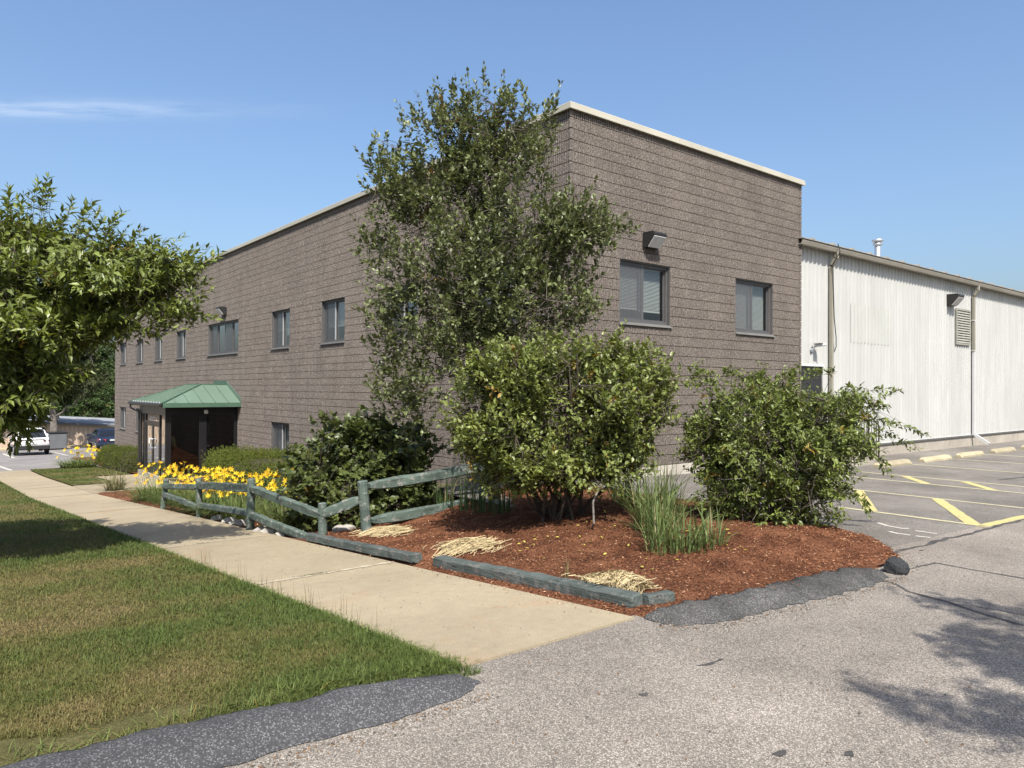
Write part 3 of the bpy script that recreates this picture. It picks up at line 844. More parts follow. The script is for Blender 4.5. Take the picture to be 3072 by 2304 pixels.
def face_pt(face, a, b):
    if face == 'R': return lambda x, y, z: (a + x, VF + y, z)
    return lambda x, y, z: (UF + y, b - x, z)
def fbox(mb, P, x0, x1, y0, y1, z0, z1):
    pts = [P(x, y, z) for z in (z0, z1) for (x, y) in ((x0, y0), (x1, y0), (x1, y1), (x0, y1))]
    mb.mesh(pts, [(3, 2, 1, 0), (4, 5, 6, 7), (0, 1, 5, 4), (1, 2, 6, 5), (2, 3, 7, 6), (3, 0, 4, 7)])
def make_window(face, a, b, z0, z1, n=2, blinds=(0, 0), screens=(1, 0), bright=False):
    P = face_pt(face, a, b); w = b - a; mb = MB()
    yf = .085
    for (x0, x1) in ((0.001, .018), (w - .018, w - .001)): fbox(mb, P, x0, x1, .02, .19, z0, z1)     # jamb liners
    fbox(mb, P, .018, w - .018, .03, .19, z1 - .016, z1 - .001)
    for (x0, x1) in ((.018, .062), (w - .062, w - .018)): fbox(mb, P, x0, x1, yf, yf + .08, z0 + .01, z1 - .018)
    fbox(mb, P, .062, w - .062, yf, yf + .08, z1 - .066, z1 - .018)
    fbox(mb, P, .062, w - .062, yf, yf + .08, z0 + .01, z0 + .075)
    win = mb.obj('window', M_FRAME, office)
    mb = MB(); fbox(mb, P, -.015, w + .015, -.035, .12, z0 - .048, z0 - .02); fbox(mb, P, .0, w, .0, .12, z0 - .02, z0 + .006)
    mb.obj('sill', M_SILL, win)
    pw = (w - .124) / n
    for k in range(n):
        x0 = .062 + k * pw; x1 = x0 + pw; yy = yf + (.022 if k % 2 == 0 else .048)
        mb = MB(); e = .028
        for q in ((x0, x0 + e, z0 + .075, z1 - .066), (x1 - e, x1, z0 + .075, z1 - .066), (x0 + e, x1 - e, z0 + .075, z0 + .075 + e), (x0 + e, x1 - e, z1 - .066 - e, z1 - .066)):
            fbox(mb, P, q[0], q[1], yy, yy + .024, q[2], q[3])
        mb.obj('sash', M_FRAME2, win)
        mb = MB(); mb.poly([P(x0 + e, yy + .012, z0 + .1), P(x1 - e, yy + .012, z0 + .1), P(x1 - e, yy + .012, z1 - .09), P(x0 + e, yy + .012, z1 - .09)])
        mb.obj('pane', M_GLASS, win)
        if screens[k % len(screens)]:
            mb = MB(); mb.poly([P(x0 + e * .4, yy - .012, z0 + .08), P(x1 - e * .4, yy - .012, z0 + .08), P(x1 - e * .4, yy - .012, z1 - .072), P(x0 + e * .4, yy - .012, z1 - .072)])
            mb.obj('insect_screen', M_SCREEN, win)
        dr = blinds[k % len(blinds)]
        if dr > 0:
            mb = MB(); zt = z1 - .075; zb = zt - dr * (z1 - z0 - .15); z = zt - .03
            fbox(mb, P, x0 + .02, x1 - .02, .225, .25, zt - .025, zt)
            while z > zb:
                mb.poly([P(x0 + .022, .222, z), P(x1 - .022, .222, z), P(x1 - .022, .244, z + .021), P(x0 + .022, .244, z + .021)]); z -= .0275
            fbox(mb, P, x0 + .02, x1 - .02, .226, .248, zb - .02, zb)
            for xx in (.25, .75): fbox(mb, P, x0 + pw * xx, x0 + pw * xx + .004, .219, .221, zb, zt)
            mb.obj('blind', M_BLIND, win)
    if n == 2:      # bright meeting rail
        mb = MB(); xm = w / 2; fbox(mb, P, xm - .02, xm + .02, yf + .008, yf + .03, z0 + .076, z1 - .067)
        mb.obj('meeting_rail', M_SASH if face == 'L' else M_FRAME2, win)
    return win
spec = {'r1': dict(blinds=(.78, .8), bright=True), 'r2': dict(blinds=(.97, .97), bright=True, screens=(1, 0)), 'wide': dict(n=4, screens=(1, 0), blinds=(.0, .0)), 'f': dict(blinds=(.5, .66)), 'g': dict(blinds=(.62, .62)),
        'h': dict(blinds=(.3, .5)), 'i': dict(blinds=(.5, .5)), 'lf': dict(blinds=(.95, .95)), 'd': dict(blinds=(.95, .3)), 'c': dict(blinds=(.95, .4)), 'b': dict(blinds=(.95, .2)), 'a': dict(blinds=(.95, .0)), 'la': dict(blinds=(.95, 0)), 'lb': dict(blinds=(.95, 0))}
for (a, b, z0, z1, k) in right_win: make_window('R', a, b, z0, z1, **spec[k])
for (a, b, z0, z1, k) in left_win: make_window('L', a, b, z0, z1, **spec[k])

# ------------------------------------------------------------------ wall lights
def wall_light(face, c, zc, label, s=1.0, plane=None):
    if face == 'R':
        vv = VF if plane is None else plane
        P = lambda x, y, z: (c + x, vv + y, zc + z); og_ = (c, vv, zc)
    else: P = lambda x, y, z: (UF + y, c - x, zc + z); og_ = (UF, c, zc)
    t = thing('wall_light', og_, label, 'wall light', 'lamp boxes on the walls')
    w = .19 * s
    pr = [(-.0, -.15), (-.07, -.15), (-.11, -.13), (-.285, .075), (-.295, .10), (-.285, .135), (-.25, .15), (0, .15)]
    pr = [(y * s, z * s) for y, z in pr]
    pts = [P(x, y, z) for x in (-w, w) for (y, z) in pr]; m = len(pr)
    MB().mesh(pts, [(i, (i + 1) % m, m + (i + 1) % m, m + i) for i in range(m)] + [tuple(range(m)), tuple(range(m, 2 * m))]).obj('housing', M_BRONZE, t)
    q = [(-.118, -.134), (-.282, .058)]; mb = MB()
    a, b_ = [(y * s - .012, z * s - .012) for y, z in q]
    e = w * .9
    mb.mesh([P(-e, *a), P(e, *a), P(e, *b_), P(-e, *b_), P(-e, a[0] + .011, a[1] + .011), P(e, a[0] + .011, a[1] + .011), P(e, b_[0] + .011, b_[1] + .011), P(-e, b_[0] + .011, b_[1] + .011)],
            [(0, 1, 2, 3), (0, 4, 5, 1), (1, 5, 6, 2), (2, 6, 7, 3), (3, 7, 4, 0)])
    mb.obj('lens', M_LENS, t)
    return t
wall_light('R', 11.42, 4.56, 'dark lamp box above the window nearest the corner on the short block wall')
wall_light('L', 28.95, 4.52, 'lamp box above the wide four pane window')
wall_light('L', 46.9, 4.52, 'lamp box at the far end of the long block wall')

# ------------------------------------------------------------------ entrance vestibule
ves = thing('entrance_porch', (6.78, 27.46, -1.57), 'black glazed entrance porch with green standing seam hipped roof', 'porch')
FLR = -1.57
U1, V1, V2 = 6.78, 27.46, 31.2
MB().box((U1 - .05, V1 - .05, FLR - .4), (UF - .002, V2 + .05, FLR)).obj('floor', M_FOUND, ves)
def post(u0, u1, v0, v1, z0=FLR, z1=.62): MB().bbox((u0, v0, z0), (u1, v1, z1), .006).obj('post', M_VBLACK, ves)
post(U1, U1 + .19, V1, V1 + .10); post(7.90, 8.16, V1, V1 + .10); post(UF - .12, UF - .002, V1, V1 + .10)
post(U1, U1 + .10, V2 - .12, V2); post(8.0, 8.1, V2 - .1, V2); post(UF - .12, UF - .002, V2 - .1, V2)
post(U1, U1 + .10, 28.25, 28.36); post(U1, U1 + .10, 30.30, 30.41)
mb = MB().box((U1 - .01, V1 - .01, .62), (UF - .002, V1 + .14, .90)).box((U1 - .01, V2 - .14, .62), (UF - .002, V2 + .01, .90)).box((U1 - .01, V1 + .14, .62), (U1 + .13, V2 - .14, .90))
mb.obj('header', M_VBLACK, ves)
for (a, b) in ((U1 + .19, 7.90), (8.16, UF - .12)): MB().box((a, V1 + .02, FLR), (b, V1 + .08, FLR + .12)).obj('bottom_rail', M_VBLACK, ves)
for (a, b) in ((U1 + .10, 8.0), (8.1, UF - .12)): MB().box((a, V2 - .08, FLR), (b, V2 - .03, FLR + .12)).obj('bottom_rail', M_VBLACK, ves)
def pane_v(u0, u1, v, z0, z1): MB().box((u0, v, z0), (u1, v + .008, z1)).obj('pane', M_TINT, ves)
def pane_u(v0, v1, u, z0, z1): MB().box((u, v0, z0), (u + .008, v1, z1)).obj('pane', M_TINT, ves)
pane_v(U1 + .19, 7.90, V1 + .045, FLR + .12, .62); pane_v(8.16, UF - .12, V1 + .045, FLR + .12, .62)
pane_v(U1 + .10, 8.0, V2 - .06, FLR + .12, .62); pane_v(8.1, UF - .12, V2 - .06, FLR + .12, .62)
pane_u(V1 + .10, 28.25, U1 + .04, FLR + .02, .62); pane_u(30.41, V2 - .12, U1 + .04, FLR + .02, .62)
pane_u(28.36, 30.30, U1 + .04, .36, .62)
MB().box((U1, 28.36, .28), (U1 + .1, 30.30, .36)).obj('transom_bar', M_VBLACK, ves)
for (a, b, hs) in ((28.37, 29.32, 1), (29.34, 30.29, -1)):
    mb = MB()
    for q in ((a, a + .09, FLR + .01, .27), (b - .09, b, FLR + .01, .27), (a + .09, b - .09, FLR + .01, FLR + .25), (a + .09, b - .09, .17, .27)):
        mb.box((U1 + .02, q[0], q[2]), (U1 + .065, q[1], q[3]))
    dr = mb.obj('door', M_VBLACK, ves)
    MB().box((U1 + .04, a + .09, FLR + .25), (U1 + .047, b - .09, .17)).obj('pane', M_TINT, dr)
    hv = b - .13 if hs > 0 else a + .13
    MB().tube([(U1 + .02, hv, -.62), (U1 - .05, hv, -.6), (U1 - .06, hv + .05 * hs, -.45), (U1 - .05, hv, -.30), (U1 + .02, hv, -.28)], .013, 6).obj('handle', M_STEEL, dr)
# small worn white lettering over the door, too small to read
mb = MB(); rr = random.Random(5); v = 29.75
while v > 28.85:
    wdt = rr.uniform(.025, .05); hh = rr.choice((.075, .075, .11))
    mb.box((U1 + .036, v - wdt * .35, .44), (U1 + .039, v, .44 + hh))
    if rr.random() < .6: mb.box((U1 + .036, v - wdt, .44 + hh * rr.choice((0, .45, .8))), (U1 + .039, v - wdt * .35, .44 + hh * rr.choice((0, .45, .8)) + .018))
    v -= wdt + .018
mb.obj('lettering', M_WHITEP, ves)
# roof
E0, E1, EV0, EV1, ZE, ZT = 6.6, UF - .004, 27.1, 31.8, 1.05, 1.70
TU, TV0, TV1 = 8.29, 28.7, 30.2
def pA(u, t): return np.array((u, EV0 + (TV0 - EV0) * t, ZE + (ZT - ZE) * t))
def pC(u, t): return np.array((u, EV1 + (TV1 - EV1) * t, ZE + (ZT - ZE) * t))
def pB(v, t): return np.array((E0 + (TU - E0) * t, v, ZE + (ZT - ZE) * t))
def lim_u(u): return max(0.0, min(1.0, (u - E0) / (TU - E0)))
def lim_v(v): return max(0.0, min(1.0, (v - EV0) / (TV0 - EV0), (EV1 - v) / (EV1 - TV1)))
def seam(p, q, nrm):
    p = np.array(p); q = np.array(q)
    MB().beam(p + nrm * .016, q + nrm * .016, .018, .034, nrm).obj('seam', M_GREENROOF, ves)
nA = np.cross(pA(8, 0) - pA(7, 0), pA(8, 1) - pA(8, 0)); nA /= np.linalg.norm(nA); nA = nA if nA[2] > 0 else -nA
nB = np.cross(pB(29, 0) - pB(28, 0), pB(29, 1) - pB(29, 0)); nB /= np.linalg.norm(nB); nB = nB if nB[2] > 0 else -nB
nC = nA * np.array((1, -1, 1))
us_ = [E0, 7.02, 7.45, 7.9, 8.35, 8.8, E1]
for pf, nn in ((pA, nA), (pC, nC)):
    for a, b in zip(us_[:-1], us_[1:]):
        q = [pf(a, 0), pf(b, 0), pf(b, lim_u(b))]
        if a < TU < b: q.append(pf(TU, 1))
        if lim_u(a) > 0: q.append(pf(a, lim_u(a)))
        MB().poly(q).obj('roof_panel', M_GREENROOF, ves)
        if a > E0: seam(pf(a, 0), pf(a, lim_u(a)), nn)
vs_ = list(np.linspace(EV0, EV1, 13))
for a, b in zip(vs_[:-1], vs_[1:]):
    q = [pB(a, 0), pB(b, 0), pB(b, lim_v(b))]
    for cc in (TV1, TV0):
        if a < cc < b: q.append(pB(cc, 1))
    if lim_v(a) > 0: q.append(pB(a, lim_v(a)))
    q2 = [q[0]] + [x for k, x in enumerate(q[1:])]
    if lim_v(b) == 0: q2 = [q[0], q[1], q[-1]]
    MB().poly(q2).obj('roof_panel', M_GREENROOF, ves)
    if a > EV0:
        seam(pB(a, 0), pB(a, lim_v(a)), nB)
        MB().bbox((E0 - .03, a - .022, ZE - .02), (E0 + .012, a + .022, ZE + .045), .008).obj('seam_cap', M_SASH, ves)
MB().poly([(TU, TV0, ZT), (E1, TV0, ZT), (E1, TV1, ZT), (TU, TV1, ZT)]).obj('roof_panel', M_GREENROOF, ves)
for p, q in ((pA(E0, 0), pA(TU, 1)), (pC(E0, 0), pC(TU, 1)), (pA(TU, 1), pA(E1, 1)), (pB(TV0, 1), pB(TV1, 1))):
    MB().beam(p + np.array((0, 0, .02)), q + np.array((0, 0, .02)), .07, .03).obj('hip_cap', M_GREENDK, ves)
MB().mesh([(UF - .012, EV0 - .02, ZE + .02), (UF - .012, TV0, ZT), (UF - .012, TV0, ZT + .15), (UF - .012, EV0 - .02, ZE + .17), (UF - .003, EV0 - .02, ZE + .02), (UF - .003, TV0, ZT), (UF - .003, TV0, ZT + .15), (UF - .003, EV0 - .02, ZE + .17)],
          [(0, 1, 2, 3), (4, 7, 6, 5), (3, 2, 6, 7), (0, 3, 7, 4), (1, 5, 6, 2)]).obj('flashing', M_GREENROOF, ves)
MB().box((UF - .014, TV0, ZT + .03), (UF - .003, 30.3, ZT + .16)).obj('flashing', M_GREENDK, ves)
MB().box((E0, EV0 - .012, .90), (E1, EV0, ZE + .004)).box((E0, EV1, .90), (E1, EV1 + .012, ZE + .004)).obj('fascia', M_GREENDK, ves)
MB().box((E0 + .002, EV0 + .002, .905), (E1, EV1 - .002, .92)).obj('soffit', M_VBLACK, ves)
MB().bbox((E0 - .10, EV0 + .05, .93), (E0 - .002, EV1 + .10, ZE - .01), .02).obj('gutter', M_BRONZE, ves)
MB().tube([(E0 - .05, EV1 - .1, .93), (E0 - .05, EV1 - .1, .80), (E0 + .05, EV1 - .3, .72), (U1 - .05, V2 - .1, .66), (U1 - .05, V2 - .1, .5), (U1 - .05, V2 - .1, FLR + .1)], .035, 8).obj('downspout', M_BRONZE, ves)
MB().bbox((8.05, V1 - .10, .66), (8.18, V1 - .012, .80), .02).obj('porch_lamp', M_WHITEP, ves)

# ------------------------------------------------------------------ white metal warehouse
VW = 9.95
wh = thing('metal_warehouse', (17.2, VW, -.3), 'white ribbed metal warehouse with tan gutter behind the brown office', 'building')
def siding(u0, u1, z0, z1, mat, name='wall_panel', proud=0.0, parent=None):
    P_ = .2032; pts = []; x = u0; xs = []
    while x < u1 - 1e-4:
        for dx, y in ((0, 0), (.105, 0), (.122, -.028), (.168, -.028), (.185, 0)):
            if x + dx < u1: xs.append((x + dx, y - proud))
        x += P_
    xs.append((u1, -proud)); m = len(xs)
    pts = [(a, VW + y, z0) for a, y in xs] + [(a, VW + y, z1) for a, y in xs]
    return MB().mesh(pts, [(i, i + 1, m + i + 1, m + i) for i in range(m - 1)]).obj(name, mat, parent or wh)
ZB, ZT_ = .07, 5.24
siding(17.2, 18.52, 2.25, ZT_, M_SIDING)
u = 18.52
while u < 47:
    siding(u, u + 1.016, ZB, ZT_, M_SIDING); u += 1.016
siding(19.98, 22.40, 2.92, 3.98, M_PATCH, 'patch_panel', .010)
MB().box((17.2, VW + .04, -.4), (47, VW + .2, 5.2)).obj('wall_core', M_TRIMDK, wh)
MB().box((17.19, VW - .036, 2.21), (18.53, VW + .02, 2.262)).obj('door_head_trim', M_WHITEP, wh)
dr = MB().box((17.36, VW + .0, -.05), (18.47, VW + .035, 2.20)).obj('door', M_DOORBLK, wh)
MB().box((17.22, VW - .02, -.05), (17.35, VW + .038, 2.21)).box((18.48, VW - .02, -.05), (18.52, VW + .038, 2.21)).obj('door_frame', M_SIDING, wh)
MB().tube([(18.36, VW, .95), (18.36, VW - .06, .95), (18.28, VW - .06, .95)], .014, 6).obj('handle', M_STEEL, dr)
u = 18.53
while u < 46:
    MB().bbox((u, VW - .012, -.6), (u + 2.42, VW + .03, .018), .004).obj('foundation_panel', M_FOUND, wh); u += 2.44
MB().box((18.52, VW - .055, .02), (47, VW + .02, .068)).obj('base_trim', M_TRIMDK, wh)
MB().box((18.52, VW - .03, .0685), (47, VW - .001, .082)).obj('drip_edge', M_WHITEP, wh)
# eave, gutter, roof
gp = [(y + .05, z) for y, z in [(-.33, 5.335), (-.335, 5.30), (-.30, 5.215), (-.17, 5.215), (-.17, 5.335), (-.185, 5.335), (-.185, 5.23), (-.29, 5.23), (-.318, 5.30), (-.318, 5.335)]]
u = 17.02
while u < 46:
    pts = [(x, VW + y, z) for x in (u, u + 5.99) for (y, z) in gp]; m = len(gp)
    MB().mesh(pts, [(i, (i + 1) % m, m + (i + 1) % m, m + i) for i in range(m)] + [tuple(range(m)), tuple(range(m, 2 * m))]).obj('gutter', M_GUTTER, wh)
    u += 6.0
MB().box((17.19, VW - .119, 5.24), (47, VW + .03, 5.33)).obj('eave_soffit', M_TRIMDK, wh)
def roofz(v): return 5.365 + (v - (VW - .31)) * .085
rp = MB(); rp.mesh([(17.0, VW - .31, roofz(VW - .31) - .02), (47, VW - .31, roofz(VW - .31) - .02), (47, 32, roofz(32) - .02), (17.0, 32, roofz(32) - .02), (17.0, VW - .31, roofz(VW - .31)), (47, VW - .31, roofz(VW - .31)), (47, 32, roofz(32)), (17.0, 32, roofz(32))],
                    [(3, 2, 1, 0), (4, 5, 6, 7), (0, 1, 5, 4), (1, 2, 6, 5), (2, 3, 7, 6), (3, 0, 4, 7)])
rp.obj('roof', M_ROOFTAN, wh)
u = 17.5
while u < 47:
    MB().mesh([(u - .05, VW - .315, roofz(VW - .315)), (u + .05, VW - .315, roofz(VW - .315)), (u + .03, VW - .315, roofz(VW - .315) + .045), (u - .03, VW - .315, roofz(VW - .315) + .045),
               (u - .05, 31.9, roofz(31.9)), (u + .05, 31.9, roofz(31.9)), (u + .03, 31.9, roofz(31.9) + .045), (u - .03, 31.9, roofz(31.9) + .045)],
              [(0, 1, 2, 3), (1, 5, 6, 2), (2, 6, 7, 3), (3, 7, 4, 0), (4, 7, 6, 5)]).obj('roof_rib', M_ROOFTAN, wh); u += 1.016
def dspout(uc, z1, z0, mat, kick=False, top=True):
    w = .095; mb = MB()
    if top: mb.beam((uc, VW - .22, 5.22), (uc, VW - .22, 5.06), w, .08, (0, 1, 0)).beam((uc, VW - .22, 5.08), (uc, VW - .085, 4.86), w, .08, (0, 1, 0)).beam((uc, VW - .085, 4.90), (uc, VW - .085, z0), w, .075, (0, 1, 0))
    else: mb.beam((uc, VW - .085, z1), (uc, VW - .085, z0), w * .96, .073, (0, 1, 0))
    if kick: mb.beam((uc, VW - .085, z0 + .04), (uc + .02, VW - .55, z0 - .28), w, .075, (1, 0, 0))
    return mb.obj('downspout', mat, wh)
dspout(18.80, 5.2, -.2, M_DSPOUT)
dspout(28.55, 5.2, 2.95, M_DSPOUT)
dspout(28.55, 2.945, .06, M_DSWHITE, True, False)
for z in (4.02, 2.97): MB().box((28.55 - .065, VW - .128, z), (28.55 + .065, VW - .03, z + .03)).obj('strap', M_WHITEP, wh)
lv = MB()
for q in ((27.12, 27.18, 3.15, 4.37), (28.28, 28.34, 3.15, 4.37), (27.18, 28.28, 4.31, 4.37), (27.18, 28.28, 3.15, 3.20)): lv.box((q[0], VW - .07, q[2]), (q[1], VW - .029, q[3]))
louv = lv.obj('louvre', M_LOUVER, wh)
MB().box((27.18, VW - .034, 3.2), (28.28, VW - .03, 4.31)).obj('backing', M_TRIMDK, louv)
for k in range(13):
    z = 3.22 + k * .084
    MB().mesh([(27.18, VW - .068, z), (28.28, VW - .068, z), (28.28, VW - .036, z + .07), (27.18, VW - .036, z + .07), (27.18, VW - .066, z - .006), (28.28, VW - .066, z - .006), (28.28, VW - .034, z + .064), (27.18, VW - .034, z + .064)],
              [(0, 1, 2, 3), (7, 6, 5, 4), (0, 4, 5, 1)]).obj('slat', M_LOUVER, louv)
fl = MB().tube([(26.04, 12.0, roofz(12) - .05), (26.04, 12.0, 6.74)], .10, 14).obj('flue_pipe', M_STEEL, wh, None, True)
MB().tube([(26.04, 12, 6.62), (26.04, 12, 6.66), (26.04, 12, 6.70)], [.10, .15, .15], 14).tube([(26.04, 12, 6.76), (26.04, 12, 6.79), (26.04, 12, 6.83), (26.04, 12, 6.86)], [.17, .19, .19, .10], 14).tube([(26.04, 12, 6.70), (26.04, 12, 6.76)], .08, 10).obj('flue_cap', M_STEEL, fl, None, True)
wall_light('R', 26.62, 4.58, 'lamp box high on the white metal wall beside the louvre', 1.25, VW - .03)
# black cable hanging down the first downspout
cb = MB().tube([(18.70, VW - .31, 5.42), (18.70, VW - .37, 5.2), (18.72, VW - .16, 4.9), (18.80, VW - .14, 4.2), (18.86, VW - .13, 3.5), (18.98, VW - .12, 3.0), (19.02, VW - .10, 2.75), (18.97, VW - .08, 2.62)], .012, 5).obj('hanging_cable', M_CABLE, None, (18.70, VW - .3, 2.6))
setp(cb, 'loose black cable hanging from the gutter along the tan downspout', 'cable')
sc_ = thing('security_camera', (17.9, VW - .03, 2.7), 'small white security camera on the white wall above the dark door', 'security camera')
MB().tube([(17.9, VW - .0, 2.62), (17.9, VW - .06, 2.62)], .05, 10).tube([(17.9, VW - .05, 2.62), (17.92, VW - .12, 2.72)], .02, 6).obj('bracket', M_STEEL, sc_)
MB().tube([(17.90, VW - .10, 2.74), (18.05, VW - .34, 2.76)], .042, 10).obj('camera_body', M_WHITEP, sc_, None, True)
MB().box((17.86, VW - .31, 2.79), (18.06, VW - .08, 2.80)).obj('sun_shield', M_WHITEP, sc_)

# wheel stops
stop_lab = ['first wheel stop, nearest the stair railing', 'second wheel stop counted from the stair railing', 'third wheel stop counted from the stair railing',
            'fourth wheel stop counted from the stair railing, below the white downspout', 'fifth wheel stop counted from the stair railing', 'sixth wheel stop counted from the stair railing']
for k, u0 in enumerate((18.0, 20.55, 22.95, 25.6, 28.3, 31.0)):
    L = 1.75; v0 = 8.33; z = float(g_lot(u0 + .9)); pts = []
    sec = [(-.10, 0), (-.10, .05), (-.055, .13), (.055, .13), (.10, .05), (.10, 0)]
    for x, sc2 in ((0, .62), (.06, .86), (.14, 1), (L * .33, 1), (L * .66, 1), (L - .14, 1), (L - .06, .86), (L, .62)):
        for (y, h) in sec: pts.append((u0 + x, v0 + y + random.uniform(-.004, .004), z - .004 + h * sc2 + random.uniform(-.004, .004) * (h > 0)))
    m = len(sec); fs = [(i * m + j, i * m + j + 1, (i + 1) * m + j + 1, (i + 1) * m + j) for i in range(7) for j in range(m - 1)] + [tuple(range(m))[::-1], tuple(7 * m + j for j in range(m))]
    o = MB().mesh(pts, fs).obj('wheel_stop', M_STOP, None, (u0 + L / 2, v0, z)); setp(o, 'weathered yellowish concrete ' + stop_lab[k], 'wheel stop', 'wheel stops along the white wall')
# stair and railing at the side door
zs0 = float(g_lot(18))
stp = thing('concrete_stair', (17.9, 9.2, zs0), 'low concrete landing and steps at the dark side door', 'stair')
MB().bbox((17.24, 8.75, zs0 - .1), (18.62, VW - .06, zs0 + .34), .012).obj('landing', M_FOUND, stp)
MB().bbox((18.625, 8.75, zs0 - .1), (18.95, VW - .16, zs0 + .17), .012).obj('step', M_FOUND, stp)
rl = thing('stair_railing', (18.2, 8.8, zs0), 'thin dark rusty stair railing with upright bars behind the spreading shrub', 'railing')
zz = zs0 + .34
for (uu, b0, tp) in ((17.32, zz, zz + .92), (18.58, zz, zz + .92), (19.15, zs0, zs0 + .95)):
    MB().tube([(uu, 8.79, b0), (uu, 8.79, tp)], .021, 6).obj('post', M_RAIL, rl)
MB().tube([(17.32, 8.79, zz + .92), (18.58, 8.79, zz + .92), (19.15, 8.79, zs0 + .95), (19.2, 8.79, zs0 + .85)], .02, 6).obj('top_rail', M_RAIL, rl)
MB().tube([(17.32, 8.79, zz + .10), (18.58, 8.79, zz + .10), (19.15, 8.79, zs0 + .14)], .014, 6).obj('bottom_rail', M_RAIL, rl)
for k in range(1, 14):
    uu = 17.32 + k * .131
    if abs(uu - 18.58) < .05: continue
    t_ = max(0, (uu - 18.58) / .57); top = (zz + .92) * (1 - t_) + (zs0 + .95) * t_; bot = (zz + .1) * (1 - t_) + (zs0 + .14) * t_
    MB().tube([(uu, 8.79, bot), (uu, 8.79, top)], .009, 5).obj('baluster', M_RAIL, rl)

# ------------------------------------------------------------------ fence, timbers, rocks
def rough_bar(a, b, w, h, seed, n=14, taper0=0.0, taper1=0.0, rnd=.007, up=(0, 0, 1), sides=8):
    """hewn timber: squarish section with rounded arrises, uneven along its length"""
    r = random.Random(seed); a = np.array(a, float); b = np.array(b, float); L = np.linalg.norm(b - a); t = (b - a) / L
    sd = np.cross(t, up); sd /= np.linalg.norm(sd); uv = np.cross(sd, t)
    base = [(-1, -.72), (-.72, -1), (.72, -1), (1, -.72), (1, .72), (.72, 1), (-.72, 1), (-1, .72)]
    jj = [(r.uniform(-1, 1), r.uniform(-1, 1)) for _ in base]; pts = []
    ts = [0, .012 / L if L > .1 else .05] + list(np.linspace(.06, .94, n - 4)) + [1 - .012 / L, 1]
    ts = [0, min(.02, .02 / L)] + list(np.linspace(.05, .95, n - 4)) + [1 - min(.02, .02 / L), 1]
    bow = r.uniform(-.004, .004) * L; ph = r.uniform(0, 6)
    for i, s in enumerate(ts):
        k = 1.0
        if taper0: k = min(k, .45 + .55 * min(1, s * L / taper0))
        if taper1: k = min(k, .45 + .55 * min(1, (1 - s) * L / taper1))
        e = .86 if i in (0, len(ts) - 1) else 1.0
        c = a + t * (L * s) + uv * (bow * math.sin(math.pi * s)) + sd * (.3 * bow * math.sin(2 * math.pi * s + ph))
        for q, (x, y) in enumerate(base):
            dx = rnd * (jj[q][0] + .8 * r.uniform(-1, 1)); dy = rnd * (jj[q][1] + .8 * r.uniform(-1, 1))
            pts.append(c + sd * (x * w / 2 * e + dx) + uv * (y * h / 2 * e * k + dy))
    m = 8; N = len(ts)
    fs = [(i * m + j, i * m + (j + 1) % m, (i + 1) * m + (j + 1) % m, (i + 1) * m + j) for i in range(N - 1) for j in range(m)]
    fs += [tuple(range(m))[::-1], tuple((N - 1) * m + j for j in range(m))]
    return MB().mesh(pts, fs)
def G_(x, y): return 450 + x / 2.765, 1350 + y / 2.765
def E_(x, y): return 850 + x / 1.7696, 900 + y / 1.7696
fen = thing('split_rail_fence', (4.1, 11.0, float(gz(4.1, 11))), 'crooked green painted split rail fence beside the sidewalk', 'fence')
PD = [15.1, 13.35, 11.05, 9.95, 9.85]
PX = [((105, 495), (135, 250), .052), ((410, 555), (405, 240), .055), ((830, 668), (842, 243), .060), ((1432, 735), (1430, 445), .060), ((1800, 715), (1762, 262), .071)]
posts = []
for k, (b, t, r) in enumerate(PX):
    pb = atd(*G_(*b), PD[k]); pt = atd(*G_(*t), PD[k]); ax = (pt - pb)
    lowp = pb - ax / np.linalg.norm(ax) * .35
    rr = random.Random(40 + k); N = 10
    mb = MB(); pts = [lowp + (pt - lowp) * s for s in np.linspace(0, 1, N)]
    rad = [r * (1 + rr.uniform(-.04, .04)) for _ in pts]; pts.append(pt + ax / np.linalg.norm(ax) * .012); rad.append(r * .82)
    mb.tube(pts, rad, 12); mb.obj('post', M_PWOOD, fen); posts.append((pb, pt))
def grail(p, q, dp, dq, w, h, sd, t0=.12, t1=.12, zf=G_):
    rough_bar(atd(*zf(*p), dp), atd(*zf(*q), dq), w, h, sd, 14, t0, t1).obj('rail', M_PWOOD, fen)
grail((112, 298), (398, 305), PD[0] - .02, PD[1] - .03, .075, .105, 1)
grail((112, 365), (398, 476), PD[0] - .02, PD[1] - .03, .075, .10, 2)
grail((398, 290), (842, 316), PD[1] - .03, PD[2] - .03, .08, .115, 3)
grail((398, 458), (838, 528), PD[1] - .03, PD[2] - .03, .08, .105, 4)
grail((838, 316), (1425, 540), PD[2] - .05, PD[3] - .03, .085, .125, 5)
grail((835, 535), (1390, 765), PD[2] - .05, PD[3] - .30, .09, .115, 6)
grail((1412, 540), (1755, 405), PD[3] - .03, PD[4] + .03, .075, .125, 7, .1, .1)
grail((455, 988), (1090, 880), PD[4] + .02, 11.5, .10, .135, 8, .22, .1, E_)
grail((468, 1172), (1060, 1062), PD[4] + .02, 11.3, .10, .135, 9, .22, .1, E_)
e5 = atd(*E_(1085, 900), 11.5)
MB().tube([(e5[0], e5[1], e5[2] - 1.0), (e5[0], e5[1], e5[2] + .18)], .065, 12).obj('post', M_PWOOD, fen)

